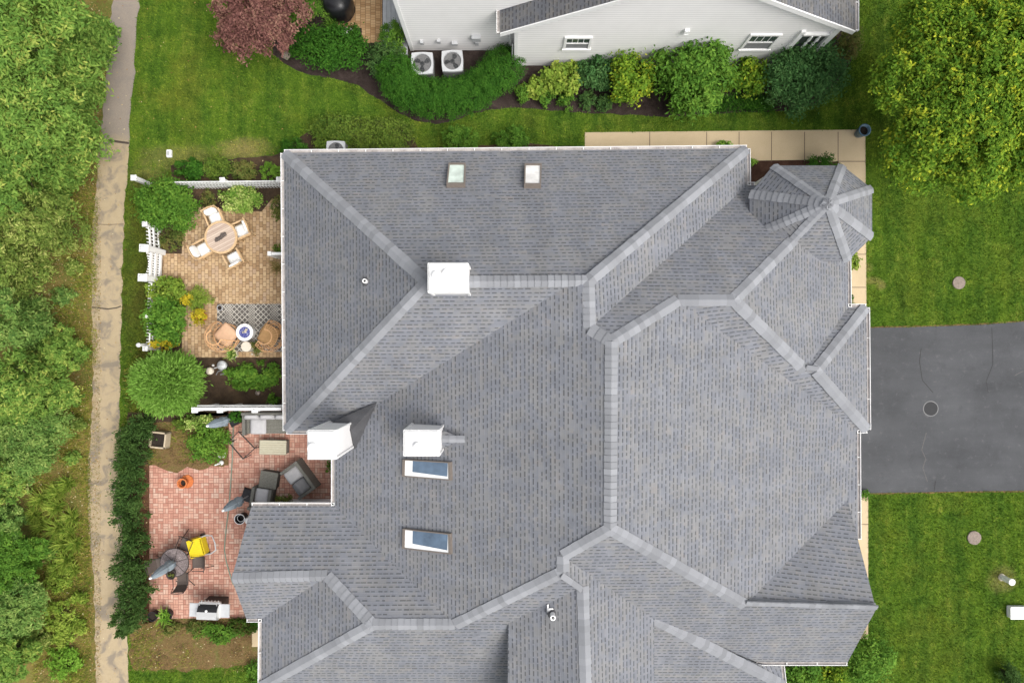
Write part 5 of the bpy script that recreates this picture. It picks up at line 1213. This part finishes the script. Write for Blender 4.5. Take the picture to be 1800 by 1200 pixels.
for i, (dx, dy, tw, lb) in enumerate(((15, -29, .1, 'brown mesh chair pushed under the table next to the yellow crate'), (-28, 6, 0, 'brown mesh chair on the yew side of the table, under the umbrella tip'), (8, 34, -.2, 'brown mesh chair on the barbecue side of the table'), (38, 4, .1, 'brown mesh chair on the house side of the table'))):
    v_ = Vector((dx, -dy, 0)) * (26.5 / 1200); rz = math.atan2(-v_.y, -v_.x) - math.pi / 2 + tw; loc = tcm + v_ * .98
    if i == 0: mc.location = loc; mc.rotation_euler = (0, 0, rz); mc['label'] = lb
    else: dup(mc, loc, rz, lb)
q = at(300, 1010, .95); t = thing('table_pot', 'dark bowl with dry plant on the round mesh table', 'pot', (q.x, q.y, .72 + G)); m = MB(); m.lathe([(.10, 0), (.17, .12), (.19, .2), (.16, .2), (.14, .15)], n=18); m.build('bowl', 'dark_metal', t, smooth=True); m = MB(); m.lathe([(.155, .17), (0, .18)], n=14); m.build('soil', 'dark_soil', t); leafmesh('foliage', 'leaf_dull', *leaves([(0, 0, .21, .11, .11, .05)], 120, .05, .02, 3), parent=t)
# yellow cart
q = at(345, 962, .45); t = thing('yellow_cart', 'bright yellow plastic cart with a white tube handle beside the mesh table', 'cart', (q.x, q.y, G), R(15))
m = MB()
for sx, sy, wx, wy in ((-.27, 0, .03, .66), (0, .33, .54, .03), (0, -.33, .54, .03)): m.box((sx, sy, .30), (wx, wy, .42))
m.box((.27, 0, .28), (.03, .66, .38), 0)
m.box((0, 0, .12), (.54, .64, .04)); m.build('bin', 'yellow_plastic', t)
m = MB(); m.box((-.02, 0, .505), (.52, .66, .02))
for k in range(9): m.box((-.02, -.30 + k * .075, .52), (.48, .022, .018))
m.build('lid', 'yellow_plastic', t, bevel=.003)
m = MB(); m.box((-.02, -.33, .50), (.5, .05, .05)); m.build('lip', 'yellow_shade', t)
m = MB(); m.tube([(.2, .34, .42), (.5, .37, .46), (.74, .30, .50), (.78, 0, .50), (.74, -.28, .50), (.5, -.37, .46), (.2, -.34, .42)], .026, 6); m.build('handle', 'grey_metal', t, smooth=True)
for s_ in (-1, 1): m = MB(); m.tube([(.2, s_ * .36, .10), (.2, s_ * .40, .10)], .10, 14); m.build('wheel', 'black_plastic', t)
# barbecue (knobs to the north)
q = at(366, 1075, 1.0); t = thing('barbecue', 'stainless gas barbecue with two side shelves and black hood front', 'barbecue', (q.x, q.y, G), R(-2))
m = MB(); m.box((0, 0, .42), (.78, .50, .74)); m.build('cabinet', 'dark_metal', t, bevel=.01)
m = MB(); m.box((0, .02, .84), (.84, .56, .10)); m.box((0, .31, .84), (.80, .06, .12)); m.build('firebox', 'steel', t)
m = MB(); vs, fs = [], []; prof = [(.26, .89), (.25, .98), (.16, 1.07), (.04, 1.13), (-.12, 1.16), (-.24, 1.12), (-.30, 1.0), (-.31, .89)]
for x in (-.38, .38): vs += [(x, y, z) for y, z in prof]
for i in range(7): fs.append((i, i + 1, 9 + i, 8 + i))
fs += [tuple(range(8))[::-1], tuple(range(8, 16))]; m.add(vs, fs); m.mi = [1 if i < 3 else 0 for i in range(7)] + [0, 0]; hd = m.build('hood', ['steel', 'black_plastic'], t)
m = MB(); m.tube([(-.33, .26, 1.02), (-.33, .33, 1.03), (.33, .33, 1.03), (.33, .26, 1.02)], .018, 6); m.build('hood_handle', 'steel', hd)
m = MB(); m.lathe([(.045, 1.155), (.045, 1.185), (0, 1.187)], (0, .10, 0), 14); m.build('thermometer', 'white_paint', hd)
for k in range(6): m = MB(); m.tube([(-.32 + k * .128, .34, .85), (-.32 + k * .128, .39, .86)], .024, 10); m.build('knob', 'steel', t)
for s_ in (-1, 1): m = MB(); m.box((s_ * .58, .02, .87), (.36, .52, .035)); m.box((s_ * .75, .02, .86), (.03, .52, .06)); m.build('side_shelf', 'white_paint' if False else 'grey_metal', t, bevel=.01)
for s_ in (-1, 1): m = MB(); m.tube([(s_ * .3, -.2, .05), (s_ * .36, -.2, .05)], .06, 10); m.build('wheel', 'black_plastic', t)
# bucket by the roof edge
q = at(421, 912, .45); t = thing('trash_bucket', 'round dark bucket with white rim at the edge of the lower roof', 'bucket', (q.x, q.y, G)); m = MB(); m.lathe([(.16, 0), (.20, .43), (.17, .43), (.14, .05)], n=22); m.build('bucket', 'black_plastic', t); m = MB(); m.tube([(.20 * math.cos(k * .262), .20 * math.sin(k * .262), .44) for k in range(24)], .013, 6, closed=True); m.tube([(.13 * math.cos(k * .262) + .04, .13 * math.sin(k * .262) + .03, .42) for k in range(24)], .008, 5, closed=True); m.build('rim', 'white_paint', t)
q = at(436, 914, .3); m = MB(); m.box((0, 0, .18), (.22, .24, .36), .2, taper=.85); o = m.build('downspout_block', 'white_vinyl', bevel=.015); o.location = (q.x, q.y, G); tag(o, 'white plastic box beside the dark bucket, under the roof edge', 'box')
# pots and plants at the south edge of the terrace
pot(268, 1083, .19, .3, 'black_plastic', 'dark_soil', 'black pot of soil at the terrace corner by the last yew')
t = pot(291, 1082, .24, .3, 'black_plastic', 'dark_soil', 'black pot of strappy leaves at the south edge of the terrace'); o = leafmesh('foliage', 'leaf_light', *blades(70, .5, .04, 44, lean=(.5, 1.3)), parent=t); o.location = (0, 0, .25)
for x, y, rx, ry, mt, lb in ((385, 1112, 1.0, .42, 'leaf_mid', 'green leafy patch behind the barbecue'), (345, 1103, .4, .3, 'leaf_dull', 'dull weeds at the barbecue wheel'), (425, 1100, .6, .32, 'leaf_red', 'reddish green ground cover right of the barbecue'), (450, 1092, .4, .35, 'leaf_deep', 'dark green plant at the roof corner past the barbecue'), (448, 1182, .42, .5, 'leaf_mid', 'green bush on the bare dirt under the west gutter'), (300, 1105, .45, .25, 'leaf_dull', 'straw coloured weeds south of the black pots')):
    shrub('perennial', x, y, .2, rx, ry, .4, int(1900 * rx), .10, .045, mt, lb, 'perennial')
m = MB(); m.tube([(-.16, -.1, .03), (.14, .1, .06)], .014, 5); o = m.build('stake', 'white_paint'); o.location = at(344, 1100); tag(o, 'short white stake lying below the barbecue', 'stake')

# ================================================================== LAWN FITTINGS AND SOUTH EAST SHRUBS
def disc(name, px, py, r, h, mat, label, cat, rim=None):
    q = at(px, py, h); m = MB(); m.lathe([(r, 0), (r, h * .8), (r * .95, h), (0, h * 1.02)], n=28, wob=.01); t = m.build(name, mat); t.location = (q.x, q.y, .008)
    if rim: m = MB(); m.lathe([(r * .99, 0), (r * 1.10, .0), (r * 1.10, h * .9), (r * .99, h * .9)], n=28); m.build('rim', rim, t)
    return tag(t, label, cat)
disc('manhole_cover', 1636, 718, .28, .008, 'iron_cover', 'round dark manhole cover in the driveway asphalt', 'manhole cover', 'ring_grey')
disc('well_lid', 1686, 497, .25, .05, 'stone', 'round pinkish stone lid in the lawn north of the driveway', 'lid')
disc('well_lid', 1713, 945, .27, .05, 'stone', 'round pinkish stone lid in the lawn south of the driveway', 'lid')
q = at(1761, 1014); t = thing('vent_stub', 'stubby white vent pipe in the lawn ringed by yellowed grass', 'pipe', q); m = MB(); m.lathe([(.11, 0), (.11, .5), (.13, .51), (.13, .56), (.05, .60), (0, .605)], n=18); m.build('pipe', 'white_vinyl', t); m = MB(); m.lathe([(.15, 0), (.13, .04), (.115, .05)], n=16); m.build('collar', 'drum_beige', t)
q = at(1792, 1077, .25); t = thing('utility_box', 'white utility box on the lawn at the photo edge', 'utility box', (q.x, q.y, 0)); m = MB(); m.box((0, 0, .12), (.68, .44, .24)); m.build('body', 'white_vinyl', t, bevel=.02); m = MB(); m.box((0, 0, .255), (.72, .48, .03)); m.build('lid', 'white_vinyl', t, bevel=.01)
q = at(297, 270, .1); t = thing('utility_marker', 'small white utility box on the lawn near the path', 'utility box', (q.x, q.y, 0)); m = MB(); m.box((0, 0, .07), (.19, .30, .14)); m.build('body', 'white_vinyl', t, bevel=.02); m = MB(); m.box((0, 0, .15), (.10, .16, .02)); m.build('lid', 'grey_metal', t)
shrub('shrub', 1405, 1182, .8, .85, .8, 1.5, 2800, .13, .06, 'leaf_mid', 'green shrub in the angle of the south roof corner')
shrub('shrub', 1462, 1188, .8, .8, .6, 1.4, 2600, .12, .05, 'leaf_maple', 'lime tipped shrub below the south gutter')
shrub('shrub', 1525, 1160, 1.0, .95, .9, 1.8, 3600, .13, .06, 'leaf_mid', 'leafy shrub beside the gable at the front lawn', tshift=.1)
shrub('shrub', 1778, 1190, .5, .45, .5, 1.0, 1500, .08, .04, 'leaf_yew', 'small dark conifer on the front lawn')

# fallen leaves on path, wood edge and lawns
def scatter_px(boxes, n, seed):
    g = np.random.default_rng(seed); a = np.array([(b[2] - b[0]) * (b[3] - b[1]) * b[4] for b in boxes], float); k = g.choice(len(boxes), n, p=a / a.sum()); bx = np.array(boxes)[k]
    return (np.stack([(bx[:, 0] + g.random(n) * (bx[:, 2] - bx[:, 0]) - 900), 600 - (bx[:, 1] + g.random(n) * (bx[:, 3] - bx[:, 1]))], 1) * HCAM / FPX), g
P, g = scatter_px([(60, 0, 178, 1200, 1.0), (165, 0, 225, 1200, .12), (225, 0, 500, 300, .05), (240, 740, 262, 1110, .8), (230, 1090, 440, 1180, .5)], 3600, 3); n = len(P)
az = g.uniform(0, 6.28, n); s_ = g.uniform(.012, .040, n); zz = .02 + g.random(n) * .02
dx = np.stack([np.cos(az), np.sin(az)], 1) * s_[:, None]; dy = np.stack([-np.sin(az), np.cos(az)], 1) * s_[:, None] * .6
VV = np.concatenate([np.concatenate([P + k, (zz + o_)[:, None]], 1)[:, None, :] for k, o_ in ((dx, .008), (dy, 0), (-dx, .01), (-dy, 0))], 1).reshape(-1, 3)
i = np.arange(n)[:, None] * 4; FF = np.concatenate([i + np.array([[0, 1, 2]]), i + np.array([[0, 2, 3]])], 1).reshape(-1, 3)
o = leafmesh('fallen_leaves', 'leaf_fallen', VV, FF, np.repeat(g.random(n), 2)); o['kind'] = 'stuff'
# grass blades
def inpoly(P, poly):
    x, y = P[:, 0], P[:, 1]; r_ = np.zeros(len(P), bool); j = len(poly) - 1
    for i in range(len(poly)):
        xi, yi = poly[i]; xj, yj = poly[j]; c_ = ((yi > y) != (yj > y)) & (x < (xj - xi) * (y - yi) / (yj - yi + 1e-12) + xi); r_ ^= c_; j = i
    return r_
def turf(name, boxes, n, ln, wd, mat, seed, excl=True, patchy=False):
    P, g = scatter_px(boxes, n, seed)
    if patchy: P = P[(np.sin(P[:, 0] * 2.9 + 1.7 * np.sin(P[:, 1] * 1.3)) + np.sin(P[:, 1] * 2.3 + 2 * np.cos(P[:, 0] * 1.9)) + g.normal(0, .5, len(P))) > -.35]
    if excl:
        k = np.ones(len(P), bool)
        for p_ in EXCL: k &= ~inpoly(P, p_)
        P = P[k]
    n = len(P); az = g.uniform(0, 6.28, n); l = ln * g.uniform(.5, 1.2, n); th = g.uniform(.1, 1.25, n)
    o_ = np.stack([np.cos(az), np.sin(az), np.zeros(n)], 1); s2 = np.stack([-np.sin(az), np.cos(az), np.zeros(n)], 1) * wd / 2
    B = np.concatenate([P, np.zeros((n, 1))], 1); T = B + o_ * (np.sin(th) * l)[:, None] + np.array([0, 0, 1]) * (np.cos(th) * l)[:, None]
    VV = np.stack([B - s2, B + s2, T], 1).reshape(-1, 3); FF = np.arange(n * 3).reshape(-1, 3)
    o = leafmesh(name, mat, VV, FF, g.random(n)); o['kind'] = 'stuff'; return o
turf('grass', [(205, -30, 520, 330, 1), (205, 330, 290, 1110, 1), (520, 100, 1560, 290, 1), (1480, -30, 1830, 600, 1), (1500, 840, 1830, 1230, 1), (205, 1150, 480, 1230, 1)], 230000, .10, .024, 'grass_blade', 5)
b = MatB('weed_grass', 1.0, 0); b.color(b.ramp((b.noise(.9, 4, .6) * .7 + b.attr('tint') * .45).rng(.3, .85), [(0, (.05, .09, .014)), (.35, (.13, .19, .022)), (.6, (.30, .32, .045)), (.8, (.30, .20, .07)), (1, (.42, .40, .12))])); M['weed_grass'] = b.m
turf('weedy_grass', [(95, 230, 172, 640, .8), (60, 640, 160, 1200, 1.2), (232, 1095, 300, 1175, .5), (300, 1105, 345, 1172, .25), (262, 742, 345, 815, .35), (216, 600, 262, 760, .3)], 42000, .20, .020, 'weed_grass', 9, excl=False, patchy=True)
turf('dry_grass', [(70, 200, 178, 1200, 1), (228, 1090, 445, 1180, .8), (262, 742, 400, 815, .8), (236, 740, 262, 1100, .3)], 26000, .14, .014, 'straw', 6, excl=False)
